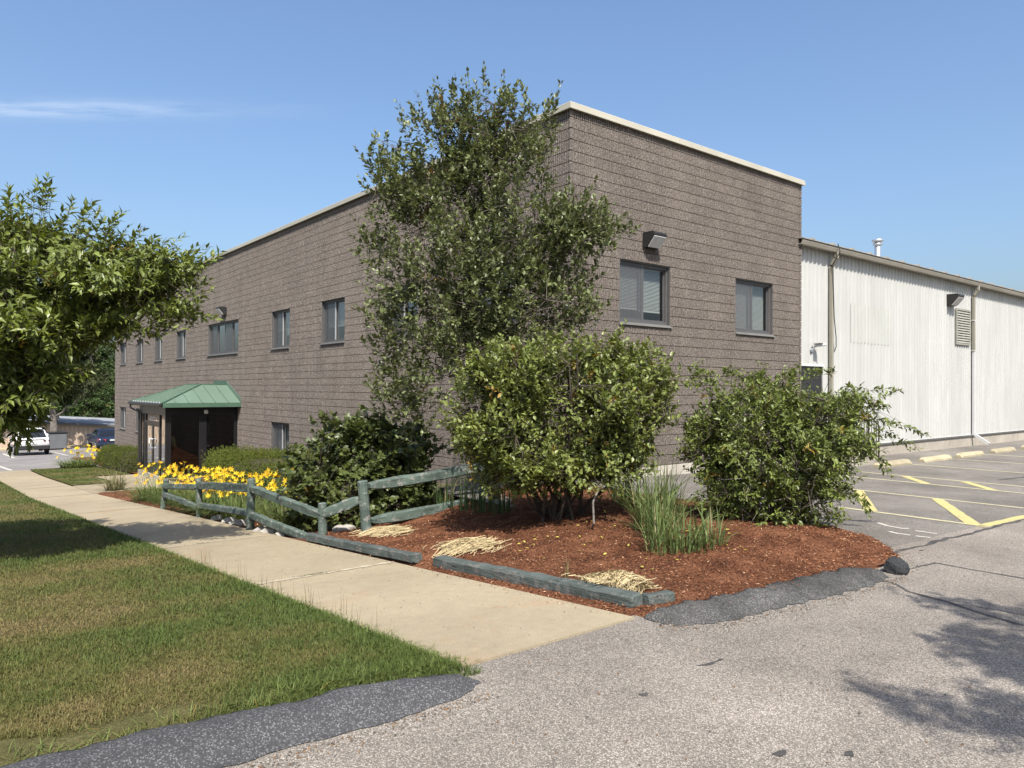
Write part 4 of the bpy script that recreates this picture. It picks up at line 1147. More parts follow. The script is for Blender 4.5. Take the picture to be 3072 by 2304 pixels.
za = lambda u, v: float(gz(u, v))
tA = rough_bar((3.995, 9.10, za(4, 9.1) + .07), (4.04, 6.52, za(4, 6.52) + .07), .115, .105, 21, 22, 0, 0, .006).obj('landscape_timber', M_TIMBER, None, (4.0, 7.8, za(4, 7.8)))
setp(tA, 'weathered green landscape timber running up to the short fence post', 'timber', 'timbers edging the mulch')
tB = rough_bar((4.10, 6.24, za(4.1, 6.24) + .06), (4.12, 3.62, za(4.1, 3.62) + .058), .12, .112, 22, 24, 0, 0, .006).obj('landscape_timber', M_TIMBER, None, (4.1, 4.9, za(4, 4.9)))
setp(tB, 'cracked green landscape timber with straw lying over its near end', 'timber', 'timbers edging the mulch')
tC = rough_bar((4.17, 3.60, .055), (4.42, 3.56, .05), .10, .09, 23, 8, 0, 0, .008).obj('timber_offcut', M_TIMBER, None, (4.3, 3.58, 0))
setp(tC, 'short broken timber offcut at the sidewalk end by the driveway', 'timber')

def rock(name, c, s, seed, mat, label, cat, group=None, cuts=11):
    """angular lump: a sphere cut by random planes"""
    r = random.Random(seed); nu, nv = 16, 11; pts = []; pl = []
    for _ in range(cuts):
        n_ = np.array((r.uniform(-1, 1), r.uniform(-1, 1), r.uniform(-.5, 1))); pl.append((n_ / np.linalg.norm(n_), r.uniform(.58, .86)))
    for i in range(nv + 1):
        th = math.pi * i / nv
        for j in range(nu):
            ph = 2 * math.pi * j / nu; d = np.array((math.sin(th) * math.cos(ph), math.sin(th) * math.sin(ph), math.cos(th)))
            k = min([1.0] + [h / max(d @ n_, 1e-3) for n_, h in pl if d @ n_ > .05]) + r.uniform(-.012, .012)
            pts.append(np.array(c) + d * k * np.array(s))
    fs = [(i * nu + j, (i + 1) * nu + j, (i + 1) * nu + (j + 1) % nu, i * nu + (j + 1) % nu) for i in range(nv) for j in range(nu)]
    o = MB().mesh(pts, fs).obj(name, mat, None, c); return setp(o, label, cat, group)
p = gnd(*(2400 + 972 / 3.2917, 1250 + 1545 / 3.2917))
rock('asphalt_lump', (p[0] + .03, p[1] + .02, float(gz(p[0], p[1])) + .04), (.155, .12, .10), 3, M_ROCK, 'black lump of old asphalt at the tip of the mulch island', 'rock')
SR = [((655, 580), 12.2, .10, 'flat'), ((760, 590), 11.8, .11, 'f'), ((920, 640), 10.9, .12, 'w'), ((1000, 665), 10.7, .12, 'w'), ((1085, 705), 10.4, .08, 'w'), ((560, 560), 12.8, .09, 'f'), ((700, 610), 11.9, .08, 'f'), ((1570, 735), 10.3, .10, 'w'), ((1640, 725), 10.4, .09, 'w')]
STL = ['flat stone under the lower rail nearest the second fence post', 'stone under the lower rail just before the third fence post', 'largest pale stone beside the foot of the third fence post', 'second pale stone down the slope from the third fence post', 'small pale stone where the sloping rail nears the timber',
       'stone farthest up the hollow by the second fence post', 'small stone in front of the others under the lower rail', 'pale stone between the short post and the leaning round post', 'pale stone touching the leaning round post']
for k, (q, d, s, _) in enumerate(SR):
    P_ = atd(*G_(*q), d); z = float(bed_z(P_[0], P_[1]))
    rock('stone', (P_[0], P_[1], z + s * .25), (s * 1.5, s * 1.2, s * .8), 60 + k, M_STONE, STL[k], 'stone', 'stones in the hollow below the fence')

# ------------------------------------------------------------------ far end: beige building, cars
far = thing('beige_metal_shed', (8, 65, -3), 'low beige ribbed metal building with grey roof beyond the parked cars', 'building')
def etop(u): return -.91 - .072 * (u - 6.24)
u = -12.0
while u < 24:
    P_ = .30; xs = []
    for k in range(4):
        for dx, y in ((0, 0), (.22, 0), (.235, .03), (.285, .03)): xs.append((u + k * P_ + dx, y))
    xs.append((u + 1.2, 0)); m = len(xs)
    pts = [(a, 65 + y, -3.05) for a, y in xs] + [(a, 65 + y, etop(a)) for a, y in xs]
    MB().mesh(pts, [(i, i + 1, m + i + 1, m + i) for i in range(m - 1)]).obj('wall_panel', M_BEIGE, far); u += 1.2
q = [(-12, 64.7, etop(-12) - .02), (24.2, 64.7, etop(24.2) - .02)]
rb = [onv(68, 1243, 73), onv(340, 1255, 73)]; sl = (rb[1][2] - rb[0][2]) / (rb[1][0] - rb[0][0])
zr = lambda u: rb[0][2] + sl * (u - rb[0][0])
MB().mesh([(-12, 64.7, etop(-12)), (24.2, 64.7, etop(24.2)), (24.2, 73, zr(24.2)), (-12, 73, zr(-12)), (-12, 64.7, etop(-12) - .16), (24.2, 64.7, etop(24.2) - .16), (24.2, 73, zr(24.2) - 2), (-12, 73, zr(-12) - 2)],
          [(0, 1, 2, 3), (4, 5, 1, 0), (5, 6, 2, 1), (7, 4, 0, 3), (6, 7, 3, 2)]).obj('roof', M_GREYROOF, far)
MB().mesh([(-12, 64.62, etop(-12) - .02), (24.2, 64.62, etop(24.2) - .02), (24.2, 64.62, etop(24.2) - .17), (-12, 64.62, etop(-12) - .17), (-12, 64.69, etop(-12) - .02), (24.2, 64.69, etop(24.2) - .02), (24.2, 64.69, etop(24.2) - .17), (-12, 64.69, etop(-12) - .17)],
          [(3, 2, 1, 0), (0, 1, 5, 4), (3, 7, 6, 2)]).obj('gutter', M_GREYBOX, far)
kb = MB().bbox((-14, 64.05, -3.1), (30, 64.95, -2.83), .03).obj('far_kerb', M_CURB); kb['kind'] = 'structure'
fl_ = bpy.data.objects['far_parking_lot']
for uu in (1.9, 4.55, 7.25, 9.95, 12.6):
    strip('stall_line', [(uu, 51.5), (uu, 58.5)], .13, M_WLINE, lambda u, v: float(g_side(v)), -.022, 0, fl_)
strip('stall_line', [(2.0, 44.3), (3.2, 44.3)], .14, M_WLINE, lambda u, v: float(g_side(v)), -.022, 0, fl_)
strip('stall_line', [(3.2, 44.3), (3.4, 39.6)], .14, M_WLINE, lambda u, v: float(g_side(v)), -.022, 0, fl_)

def frustum(mb, b, t):
    (x0, x1, y0, y1, z0), (X0, X1, Y0, Y1, z1) = b, t
    mb.mesh([(x0, y0, z0), (x1, y0, z0), (x1, y1, z0), (x0, y1, z0), (X0, Y0, z1), (X1, Y0, z1), (X1, Y1, z1), (X0, Y1, z1)],
            [(3, 2, 1, 0), (4, 5, 6, 7), (0, 1, 5, 4), (1, 2, 6, 5), (2, 3, 7, 6), (3, 0, 4, 7)])
def ring_body(st, wid):
    """st: (y, z0, zbelt) stations from rear to front; wid half width; returns a body with rounded section"""
    pts = []
    for (y, z0, z1, w) in st:
        h = z1 - z0
        for x, z in ((-.80, 0), (-.96, .14), (-1.0, .45), (-.985, .78), (-.93, .97), (-.80, 1.0), (.80, 1.0), (.93, .97), (.985, .78), (1.0, .45), (.96, .14), (.80, 0)):
            pts.append((x * w, y, z0 + z * h))
    m = 12; N = len(st)
    fs = [(i * m + j, i * m + (j + 1) % m, (i + 1) * m + (j + 1) % m, (i + 1) * m + j) for i in range(N - 1) for j in range(m)]
    return MB().mesh(pts, fs + [tuple(range(m))[::-1], tuple((N - 1) * m + j for j in range(m))])
def car(loc, paint, label, suv):
    t = thing('parked_car', loc, label, 'car', 'cars in the far parking lot')
    M_ = Matrix.Translation(Vector([float(c) for c in loc]))
    B = 1.04 if suv else .92; R = 1.63 if suv else 1.43; W_ = .93 if suv else .90; L = 4.5
    st = [(0.0, .55, B - .16, W_ * .90), (.06, .48, B - .04, W_ * .96), (.35, .42, B, W_), (1.2, .36, B + .0, W_), (3.0, .34, B - .04, W_), (3.6, .34, B - .1, W_), (4.2, .36, B - .22, W_ * .97), (4.42, .42, B - .32, W_ * .9), (4.5, .48, B - .42, W_ * .8)]
    ring_body(st, W_).xf(M_).obj('body', paint, t, None, True)
    mb = MB(); y0, y1 = (.16, .62) if suv else (.45, 1.25)
    frustum(mb, (-W_ * .93, W_ * .93, y0, 3.35, B - .03), (-W_ * .70, W_ * .70, y1, 2.45, R - .05)); frustum(mb, (-W_ * .70, W_ * .70, y1, 2.45, R - .05), (-W_ * .58, W_ * .58, y1 + .14, 2.25, R))
    mb.xf(M_).obj('cabin', paint, t)
    def lerp(a, b, s): return a + (b - a) * s
    # rear screen
    mb = MB(); s0, s1 = .12, .90; z0, z1 = lerp(B - .03, R - .05, s0), lerp(B - .03, R - .05, s1)
    w0, w1 = lerp(W_ * .93, W_ * .70, s0) * .90, lerp(W_ * .93, W_ * .70, s1) * .90; ya, yb = lerp(y0, y1, s0) - .012, lerp(y0, y1, s1) - .012
    mb.poly([(-w0, ya, z0), (w0, ya, z0), (w1, yb, z1), (-w1, yb, z1)]); mb.xf(M_).obj('rear_window', M_CARGLASS, t)
    for sg in (-1, 1):
        for (fa, fb) in ((.20, .50), (.53, .90)):
            mb = MB(); q = []
            for s in (.12, .88):
                w_ = lerp(W_ * .93, W_ * .70, s) + .012; a = lerp(lerp(y0, 3.35, fa), lerp(y1, 2.45, fa), s); b = lerp(lerp(y0, 3.35, fb), lerp(y1, 2.45, fb), s); z = lerp(B - .03, R - .05, s)
                q.append(((sg * w_, a, z), (sg * w_, b, z)))
            mb.poly([q[0][0], q[0][1], q[1][1], q[1][0]]); mb.xf(M_).obj('side_window', M_CARGLASS, t)
        for yy in (.78, 3.62):
            wx = sg * (W_ - .11)
            wh_ = MB().tube([(wx - .11, yy, .34), (wx - .10, yy, .34), (wx + .10, yy, .34), (wx + .11, yy, .34)], [.29, .34, .34, .29], 18).xf(M_).obj('wheel', M_RUBBER, t)
            MB().tube([(wx + sg * .112, yy, .34), (wx + sg * .118, yy, .34)], .22, 14).xf(M_).obj('rim', M_STEEL, wh_)
        mb = MB()
        if suv: mb.mesh([(sg * .90, .04, .93), (sg * .52, -.012, .96), (sg * .62, -.012, .80), (sg * .91, .05, .74)], [(0, 1, 2, 3)]); mb.xf(M_).obj('tail_lamp', M_DARKRED, t)
        else: mb.mesh([(sg * .885, .10, .86), (sg * .42, -.014, .80), (sg * .42, -.014, .70), (sg * .885, .08, .70)], [(0, 1, 2, 3)]); mb.xf(M_).obj('tail_lamp', M_RED, t)
        MB().bbox((sg * (W_ + .12) - .10, 2.62, B - .02), (sg * (W_ + .12) + .10, 2.74, B + .13), .03).xf(M_).obj('mirror', paint, t)
        if suv: MB().tube([(sg * .60, .85, R + .0), (sg * .60, .95, R + .045), (sg * .60, 2.1, R + .045), (sg * .60, 2.2, R + .0)], .018, 6).xf(M_).obj('roof_rail', M_BLACK, t)
    if suv:
        MB().bbox((-.90, -.045, .34), (.90, .5, .62), .05).xf(M_).obj('bumper', M_CLAD, t)
        MB().box((-.62, -.016, .955), (.62, .02, .985)).xf(M_).obj('light_bar', M_DARKRED, t)
        MB().bbox((-.58, .34, R - .03), (.58, .62, R + .03), .01).xf(M_).obj('spoiler', paint, t)
    else: MB().bbox((-.86, -.05, .36), (.86, .4, .58), .05).xf(M_).obj('bumper', paint, t)
    MB().box((-.20, -.03, .70), (.20, -.012, .80)).xf(M_).obj('number_plate', M_WHITEP, t)
    return t
car((5.72, 54.0, float(g_side(55.5)) + .02), M_CARW, 'white SUV parked with its tail to the camera', True)
car((10.25, 54.5, float(g_side(55.5)) + .02), M_CARB, 'dark blue car half hidden by the corner of the block building', False)
bn = thing('waste_bin', (8.0, 62.0, -2.9), 'dark grey bin beside the trunk behind the white SUV', 'bin')
MB().bbox((7.15, 61.5, -2.85), (8.6, 62.6, -1.75), .04).obj('body', M_GREYBOX, bn)
MB().bbox((7.10, 61.45, -1.745), (8.65, 62.65, -1.66), .02).obj('lid', M_BLACK, bn)

# ------------------------------------------------------------------ plants
def unit(a): return a / (np.linalg.norm(a, axis=-1, keepdims=True) + 1e-9)
def rdir(n): return unit(RNG.normal(size=(n, 3)))
T_OVATE = (np.array([(0, 0, 0), (-.40, .28, .05), (0, .33, -.03), (.40, .28, .05), (-.36, .62, .02), (0, .66, -.05), (.36, .62, .02), (0, 1, -.14)], float),
           [np.array([(0, 2, 1), (0, 3, 2), (4, 5, 7), (5, 6, 7)]), np.array([(1, 2, 5, 4), (2, 3, 6, 5)])])
T_LANCE = (np.array([(0, 0, 0), (-.5, .40, .03), (0, .42, -.03), (.5, .40, .03), (0, 1, -.22)], float),
           [np.array([(0, 2, 1), (0, 3, 2), (1, 2, 4), (2, 3, 4)])])
T_FAR = (np.array([(0, 0, 0), (-.5, .5, .06), (.5, .5, .06), (0, 1, -.1)], float), [np.array([(0, 2, 3, 1)])])
def leaf_mesh(name, pos, D, N, L, W, cols, tmpl, og=(0, 0, 0)):
    tv, tf = tmpl; k = len(tv); n = len(pos)
    D = unit(D); X = unit(np.cross(D, N)); Nn = np.cross(X, D)
    V = pos[:, None, :] + X[:, None, :] * (tv[None, :, 0:1] * W[:, None, None]) + D[:, None, :] * (tv[None, :, 1:2] * L[:, None, None]) + Nn[:, None, :] * (tv[None, :, 2:3] * L[:, None, None])
    base = (np.arange(n) * k)[:, None, None]
    Fs = [(f[None] + base).reshape(-1, f.shape[1]) for f in tf]
    C = np.repeat(cols, k, axis=0)
    return np_mesh(name, V.reshape(-1, 3) - np.array(og), Fs, False, C)
def twigs(name, A, B, r0, r1, og, mat, parent):
    """three sided tapering sticks from A to B"""
    A = np.asarray(A, float); B = np.asarray(B, float); n = len(A)
    t = unit(B - A); s = unit(np.cross(t, rdir(n))); b = np.cross(t, s); V = np.empty((n, 6, 3))
    r0 = np.broadcast_to(r0, n); r1 = np.broadcast_to(r1, n)
    for k in range(3):
        a = 2 * math.pi * k / 3; o = s * math.cos(a) + b * math.sin(a)
        V[:, k] = A + o * r0[:, None]; V[:, 3 + k] = B + o * r1[:, None]
    f = np.array([(0, 1, 4, 3), (1, 2, 5, 4), (2, 0, 3, 5)]); base = (np.arange(n) * 6)[:, None, None]
    return link_mesh(name, np_mesh(name, V.reshape(-1, 3) - np.array(og), [(f[None] + base).reshape(-1, 4)]), mat, parent)
def blob(x, y, d, rx, ry, rd=None):
    """ellipsoid seen at display pixel x, y, d metres deep, rx and ry in display pixels; depth radius in metres"""
    s = d / (FPX / DS); return (dpx(x, y, d), np.array((rx * s, ry * s, rd if rd is not None else rx * s)))
def in_blobs(blobs, n, shell=1.5, wts=None):
    w = np.array([np.prod(b[1]) ** (2 / 3.) for b in blobs]) if wts is None else np.array(wts, float); w = w / w.sum()
    idx = RNG.choice(len(blobs), n, p=w); d = rdir(n); r = 1 - RNG.random(n) ** shell * .75
    C = np.array([b[0] for b in blobs])[idx]; Rr = np.array([b[1] for b in blobs])[idx]
    loc = d * Rr * r[:, None]
    P = C + R0 * loc[:, 0:1] + U0 * loc[:, 1:2] + F0 * loc[:, 2:3]
    O = R0 * (d / Rr)[:, 0:1] + U0 * (d / Rr)[:, 1:2] + F0 * (d / Rr)[:, 2:3]
    return P, unit(O)
def tint(n, base, var=.18, yellow=.1):
    base = np.array(base, float); k = 1 + var * RNG.normal(size=(n, 1)).clip(-2, 2)
    y = RNG.random((n, 1)) ** 2 * yellow * 1.6
    c = base * k; c = c + y * np.array((.10, .08, .0))
    rd = RNG.random((n, 1)) < yellow * .12; c = np.where(rd, c * np.array((1.7, .95, .8)), c); return c.clip(.004, .9)
def shoot_leaves(tips, dirs, slen, nl, L, spread=1.0, droop=.0, upbias=.3):
    """leaves set along each shoot; returns pos, dir, normal, length, index"""
    n = len(tips); s = np.linspace(.0, 1, nl)[None, :].repeat(n, 0) + RNG.uniform(-.05, .05, (n, nl)); s = s.clip(0, 1)
    base = tips - dirs * slen[:, None]
    P = base[:, None] + dirs[:, None] * (slen[:, None, None] * s[..., None])
    P[..., 2] -= droop * slen[:, None] * (s ** 2)
    ref = unit(np.cross(dirs, rdir(n))); b = np.cross(dirs, ref)
    ph = RNG.uniform(0, 6.28, (n, 1)) + np.arange(nl)[None] * 2.4
    rad = ref[:, None] * np.cos(ph)[..., None] + b[:, None] * np.sin(ph)[..., None]
    al = (1.15 - .75 * s)[..., None] * spread + RNG.normal(0, .15, (n, nl, 1))
    D = dirs[:, None] * np.cos(al) + rad * np.sin(al); D[..., 2] -= droop * .6
    N = np.array((0, 0, 1.0)) * (.6 + upbias) + dirs[:, None] * .5 + RNG.normal(0, .35, (n, nl, 3))
    ln = L * RNG.uniform(.5, 1.3, (n, nl)) * (.75 + .35 * np.sin(np.pi * (.15 + .75 * s)))
    return P.reshape(-1, 3), D.reshape(-1, 3), N.reshape(-1, 3), ln.ravel()
def bent(a, b, lift, n=5, jit=.03, rr=random):
    a = np.array(a, float); b = np.array(b, float); L = np.linalg.norm(b - a); out = []
    for k in range(n + 1):
        t = k / n; p = a + (b - a) * t; p = p + np.array((0, 0, lift * L * math.sin(math.pi * t)))
        if 0 < k < n: p = p + np.array([rr.uniform(-jit, jit) * L for _ in range(3)])
        out.append(p)
    return out
def plant(name, base, label, cat, blobs, nshoot, slen, nl, L, wr, base_col, tmpl=T_OVATE, mat=None, shell=1.5, upw=.6, outw=.8, rndw=.5, clumps=0, clump_r=.25, trunk=None,
          nstem=12, flat=1.0, stem_r=.014, bark=None, droop=0.0, var=.2, yellow=.08, group=None, extra=None, spread=1.0, crown='crown', limb_name='limb', wts=None, base_r=.18, warm_top=0.0):
    t = thing(name, base, label, cat, group); og = np.array(base, float)
    if clumps:
        cc, co = in_blobs(blobs, clumps, shell, wts); idx = RNG.integers(0, clumps, nshoot)
        P = cc[idx] + rdir(nshoot) * (clump_r * RNG.random((nshoot, 1)) ** .5) * np.array((1, 1, flat)); O = co[idx]
    else: P, O = in_blobs(blobs, nshoot, shell, wts); cc = P[:max(20, nshoot // 12)]
    D = unit(O * outw + np.array((0, 0, upw)) + rdir(nshoot) * rndw)
    sl = slen * RNG.uniform(.6, 1.3, nshoot)
    if extra is not None:
        eP, eD, eL = extra; P = np.concatenate([P, eP]); D = np.concatenate([D, eD]); sl = np.concatenate([sl, eL])
    pos, dr, nr, ln = shoot_leaves(P, D, sl, nl, L, spread, droop)
    cl_ = tint(len(P), base_col, var * .7, yellow).repeat(nl, 0) * RNG.uniform(.8, 1.2, (len(pos), 1))
    keep = pos[:, 2] > gz(pos[:, 0], pos[:, 1]) + .03
    pos, dr, nr, ln, cl_ = pos[keep], dr[keep], nr[keep], ln[keep], cl_[keep]
    link_mesh(crown, leaf_mesh(crown, pos, dr, nr, ln, ln * wr, cl_, tmpl, og), mat or M_LEAF, t)
    bark = bark or M_TWIG
    # stems or limbs
    ends = []
    rr = random.Random(int(abs(base[0]) * 1000) % 997)
    if trunk is None:
        st, _ = in_blobs(blobs, nstem, 2.5, wts)
        for k in range(nstem):
            a = rr.uniform(0, 6.28); q = np.array(base) + np.array((math.cos(a), math.sin(a), 0)) * base_r * rr.random() ** .5
            q[2] = float(bed_z(q[0], q[1])) - .05 if q[1] < 24 else base[2] - .05
            pts = bent(q, st[k], rr.uniform(-.02, .05), 6, .035, rr); r0 = stem_r * rr.uniform(.6, 1.5)
            MB().tube(pts, [r0 * (1 - .65 * i / 6) for i in range(7)], 6).obj('stem', bark, t); ends += pts[3:]
    else:
        pts, rad = trunk; MB().tube(pts, rad, 10).obj('trunk', bark, t, None, True)
        st, _ = in_blobs(blobs, nstem, 3.0, wts)
        for k in range(nstem):
            f = rr.uniform(.35, 1.0); i = min(int(f * (len(pts) - 1)), len(pts) - 2); q = np.array(pts[i]) * (1 - (f * (len(pts) - 1) - i)) + np.array(pts[i + 1]) * (f * (len(pts) - 1) - i)
            ll = bent(q, st[k], rr.uniform(-.05, .02), 6, .04, rr); r0 = rad[i] * rr.uniform(.2, .42)
            MB().tube(ll, [r0 * (1 - .75 * j / 6) for j in range(7)], 6).obj(limb_name, bark, t, None, True); ends += ll[2:]
        ends += [np.array(p) for p in pts[len(pts) // 2:]]
    ends = np.array(ends)
    # branchlets joining every clump to the nearest limb, and the shoots themselves
    near = lambda Q: ends[np.argmin(((Q[:, None] - ends[None]) ** 2).sum(-1), 1)]
    A = near(cc); mid = (A + cc) / 2 + rdir(len(cc)) * .05
    sh = P - D * sl[:, None]; take = RNG.random(len(P)) < .55
    cn_ = cc[np.argmin(((sh[take][:, None] - cc[None]) ** 2).sum(-1), 1)] if len(cc) < 900 else sh[take]
    a1 = np.concatenate([A, mid, cn_, sh]); b1 = np.concatenate([mid, cc, sh[take], P])
    rs = stem_r * .35
    r0 = np.concatenate([np.full(len(A), rs), np.full(len(A), rs * .8), np.full(take.sum(), rs * .5), np.full(len(P), rs * .4)]); r1 = r0 * .7
    twigs('twig', a1, b1, r0, r1, og, bark, t)
    return t

# --- pear tree at the corner
pb = np.array((6.72, 8.72)); pz = float(bed_z(*pb)); PB = (pb[0], pb[1], pz)
def sp(x, y, d): return dpx(x, y, d)
pear_blobs = [blob(1060, 520, 11.0, 170, 230, 1.2), blob(1010, 330, 11.0, 110, 110, .8), blob(1120, 300, 11.1, 85, 90, .6), blob(900, 400, 11.2, 95, 90, .7), blob(830, 350, 11.3, 45, 55, .4), blob(815, 520, 11.2, 48, 45, .4), blob(870, 600, 10.9, 90, 80, .7),
              blob(1230, 470, 10.7, 90, 80, .7), blob(1310, 480, 10.5, 50, 40, .4), blob(1190, 600, 10.6, 90, 90, .7), blob(1010, 700, 10.7, 150, 80, .9), blob(860, 770, 10.7, 55, 50, .5), blob(880, 860, 10.6, 70, 55, .5), blob(1260, 640, 10.5, 50, 40, .4), blob(1200, 230, 11.0, 25, 40, .3), blob(960, 230, 11, 60, 60, .4), blob(850, 700, 10.7, 60, 50, .5), blob(910, 800, 10.5, 70, 60, .5), blob(840, 830, 10.6, 45, 55, .4), blob(1050, 540, 11.0, 255, 270, 1.5), blob(1050, 620, 10.9, 230, 170, 1.3), blob(1000, 760, 10.6, 170, 90, 1.0), blob(1030, 310, 11.0, 175, 120, 1.0), blob(1010, 250, 11.0, 140, 70, .7), blob(880, 420, 11.1, 110, 90, .8), blob(1250, 480, 10.7, 105, 80, .8)]
spikes = [(1050, 135), (1040, 165), (1085, 145), (1090, 185), (945, 165), (950, 205), (905, 195), (853, 215), (858, 255), (1125, 190), (1215, 165), (1200, 195), (1185, 225), (1175, 215), (990, 195), (985, 150), (1360, 455), (1340, 470), (1325, 440), (765, 325), (785, 345), (775, 370), (755, 535), (780, 520), (770, 600), (810, 290), (830, 315), (1275, 395), (760, 655), (790, 640), (1020, 190), (1150, 260), (1130, 215), (900, 240), (805, 755), (1300, 590), (1290, 560), (1000, 155), (1060, 180), (930, 185)]
eP = np.array([sp(x, y, 11.0 + random.uniform(-.5, .5)) for x, y in spikes for _ in range(2)]); eP += RNG.normal(0, .05, eP.shape)
eD = unit(np.array([(eP[i] - sp(1050, 620, 11.0)) * .6 + np.array((0, 0, .8)) for i in range(len(eP))])); eL = RNG.uniform(.45, .8, len(eP))
plant('pear_tree', PB, 'tall upright pear tree at the building corner rising above the roof edge', 'tree', pear_blobs, 3300, .32, 12, .076, .66, (.112, .134, .052), clumps=900, clump_r=.26,
      trunk=([(PB[0], PB[1], pz - .1), (PB[0] + .02, PB[1], pz + .7), (PB[0] - .01, PB[1] + .03, pz + 1.5), (PB[0], PB[1], pz + 2.6), (PB[0] + .03, PB[1] + .02, pz + 3.8), (PB[0], PB[1], pz + 4.9), (PB[0], PB[1] + .02, pz + 5.9)], [.085, .075, .062, .05, .036, .022, .01]),
      nstem=44, stem_r=.016, bark=M_BARK, upw=.85, outw=.7, rndw=.5, droop=.10, var=.25, yellow=.06, extra=(eP, eD, eL))

# --- big rounded shrub in the mulch island
s1 = np.array((6.03, 6.5)); s1z = float(bed_z(*s1))
sb1 = [blob(1205, 860, 8.75, 205, 125, 1.05), blob(1090, 900, 8.6, 130, 90, .8), blob(1330, 890, 8.8, 115, 100, .8), blob(1200, 770, 8.9, 160, 60, .8), blob(1330, 770, 8.9, 90, 55, .6), blob(1080, 800, 8.9, 110, 60, .7), blob(1030, 930, 8.5, 70, 50, .5), blob(1410, 850, 8.8, 45, 90, .5), blob(1130, 990, 8.2, 90, 35, .4), blob(1080, 960, 8.3, 70, 50, .4), blob(1210, 985, 8.5, 200, 45, .6), blob(1330, 970, 8.7, 90, 45, .5), blob(1110, 1025, 8.4, 75, 35, .4), blob(1240, 1015, 8.7, 120, 30, .5)]
sp1 = [(1340, 705), (1330, 725), (1240, 705), (1120, 725), (1150, 705), (1180, 700), (1290, 715), (1380, 735), (1410, 730), (1440, 790), (1455, 830), (1450, 760), (1000, 790), (965, 850), (960, 900), (1060, 740), (1445, 900), (1010, 760), (1350, 690), (1205, 695), (1390, 760)]
eP = np.array([sp(x, y, 8.8 + random.uniform(-.5, .4)) for x, y in sp1 for _ in range(2)]) + RNG.normal(0, .03, (len(sp1) * 2, 3))
eD = unit((eP - sp(1205, 980, 8.75)) * .5 + np.array((0, 0, .7))); eL = RNG.uniform(.3, .5, len(eP))
plant('rounded_shrub', (s1[0], s1[1], s1z), 'large light green rounded shrub on many bare stems in the red mulch', 'shrub', sb1, 3900, .22, 9, .064, .72, (.138, .168, .044), clumps=520, clump_r=.19, shell=2.0,
      nstem=26, stem_r=.017, bark=M_TWIG, upw=.55, outw=.8, rndw=.6, droop=.12, var=.2, yellow=.14, extra=(eP, eD, eL), base_r=.30)
# one pale leaning stem of that shrub
lp = [gnd(1270 * DS, 1172 * DS), dpx(1283, 1130, 7.95), dpx(1281, 1085, 8.0), dpx(1300, 1040, 8.3), dpx(1325, 985, 8.75)]
MB().tube(lp, [.013, .012, .011, .010, .008], 6).obj('stem', M_BARKG, bpy.data.objects['rounded_shrub'])

# --- spreading shrub at the parking lot
s2 = np.array((7.85, 4.75)); s2z = float(bed_z(*s2))
sb2 = [blob(1660, 950, 8.55, 170, 120, .9), blob(1560, 960, 8.6, 90, 95, .6), blob(1770, 930, 8.6, 100, 90, .7), blob(1650, 860, 8.7, 130, 50, .6), blob(1770, 1020, 8.4, 65, 90, .5), blob(1600, 1040, 8.4, 70, 55, .5), blob(1690, 1050, 8.2, 90, 60, .4), blob(1830, 870, 8.7, 60, 35, .4), blob(1750, 1110, 8.3, 60, 30, .35), blob(1650, 1100, 8.25, 110, 38, .4), blob(1560, 1070, 8.4, 60, 40, .4)]
arms = [((1760, 880), (1950, 842), 8.8), ((1780, 900), (2008, 940), 8.7), ((1820, 930), (1930, 1030), 8.5), ((1700, 860), (1800, 800), 8.9), ((1560, 850), (1490, 795), 8.8), ((1600, 840), (1560, 800), 8.9), ((1800, 1050), (1880, 1110), 8.3), ((1800, 930), (1985, 965), 8.7), ((1540, 860), (1475, 830), 8.7), ((1700, 840), (1720, 800), 8.9), ((1840, 880), (1915, 880), 8.7), ((1640, 840), (1650, 805), 8.9)]
eP, eD, eL = [], [], []
for (a, b, d) in arms:
    A_, B_ = dpx(*a, d), dpx(*b, d + random.uniform(-.2, .2))
    for s in np.linspace(.1, 1, 16):
        q = A_ + (B_ - A_) * s + np.array((0, 0, .10 * math.sin(math.pi * s))); eP.append(q + RNG.normal(0, .05, 3) * (1.3 - s)); eD.append(unit((B_ - A_) * .8 + RNG.normal(0, .16, 3))); eL.append(.16)
plant('spreading_shrub', (s2[0], s2[1], s2z), 'dense green shrub with long arching branches reaching over the parking lot', 'shrub', sb2, 3300, .18, 9, .060, .55, (.118, .150, .036), clumps=380, clump_r=.17, shell=1.9,
      nstem=22, stem_r=.014, bark=M_TWIG, upw=.40, outw=.9, rndw=.6, droop=.10, var=.24, yellow=.10, extra=(np.array(eP), np.array(eD), np.array(eL)), base_r=.22)
S2 = bpy.data.objects['spreading_shrub']
dd = [(gnd(x * DS, 1150 * DS) + np.array((0, 0, -.02)), dpx(x + dx, y, 8.3 + dz)) for x, dx, y, dz in ((1690, 30, 1000, 0), (1670, -60, 1020, .1), (1700, 60, 1030, -.2), (1720, -10, 960, -.3), (1650, -70, 1050, 0), (1680, -30, 1060, -.3))]
for a, b in dd: MB().tube(bent(a, b, .03, 6, .05), [.014, .012, .011, .009, .007, .005, .003], 5).obj('stem', M_DEADTWIG, S2)
A = np.array([dpx(random.uniform(1600, 1790), random.uniform(1000, 1120), 8.15 + random.uniform(-.15, .25)) for _ in range(150)])
twigs('dead_twig', A, A + rdir(150) * RNG.uniform(.08, .28, (150, 1)), .0035, .0015, ORIGIN[S2.name], M_DEADTWIG, S2)

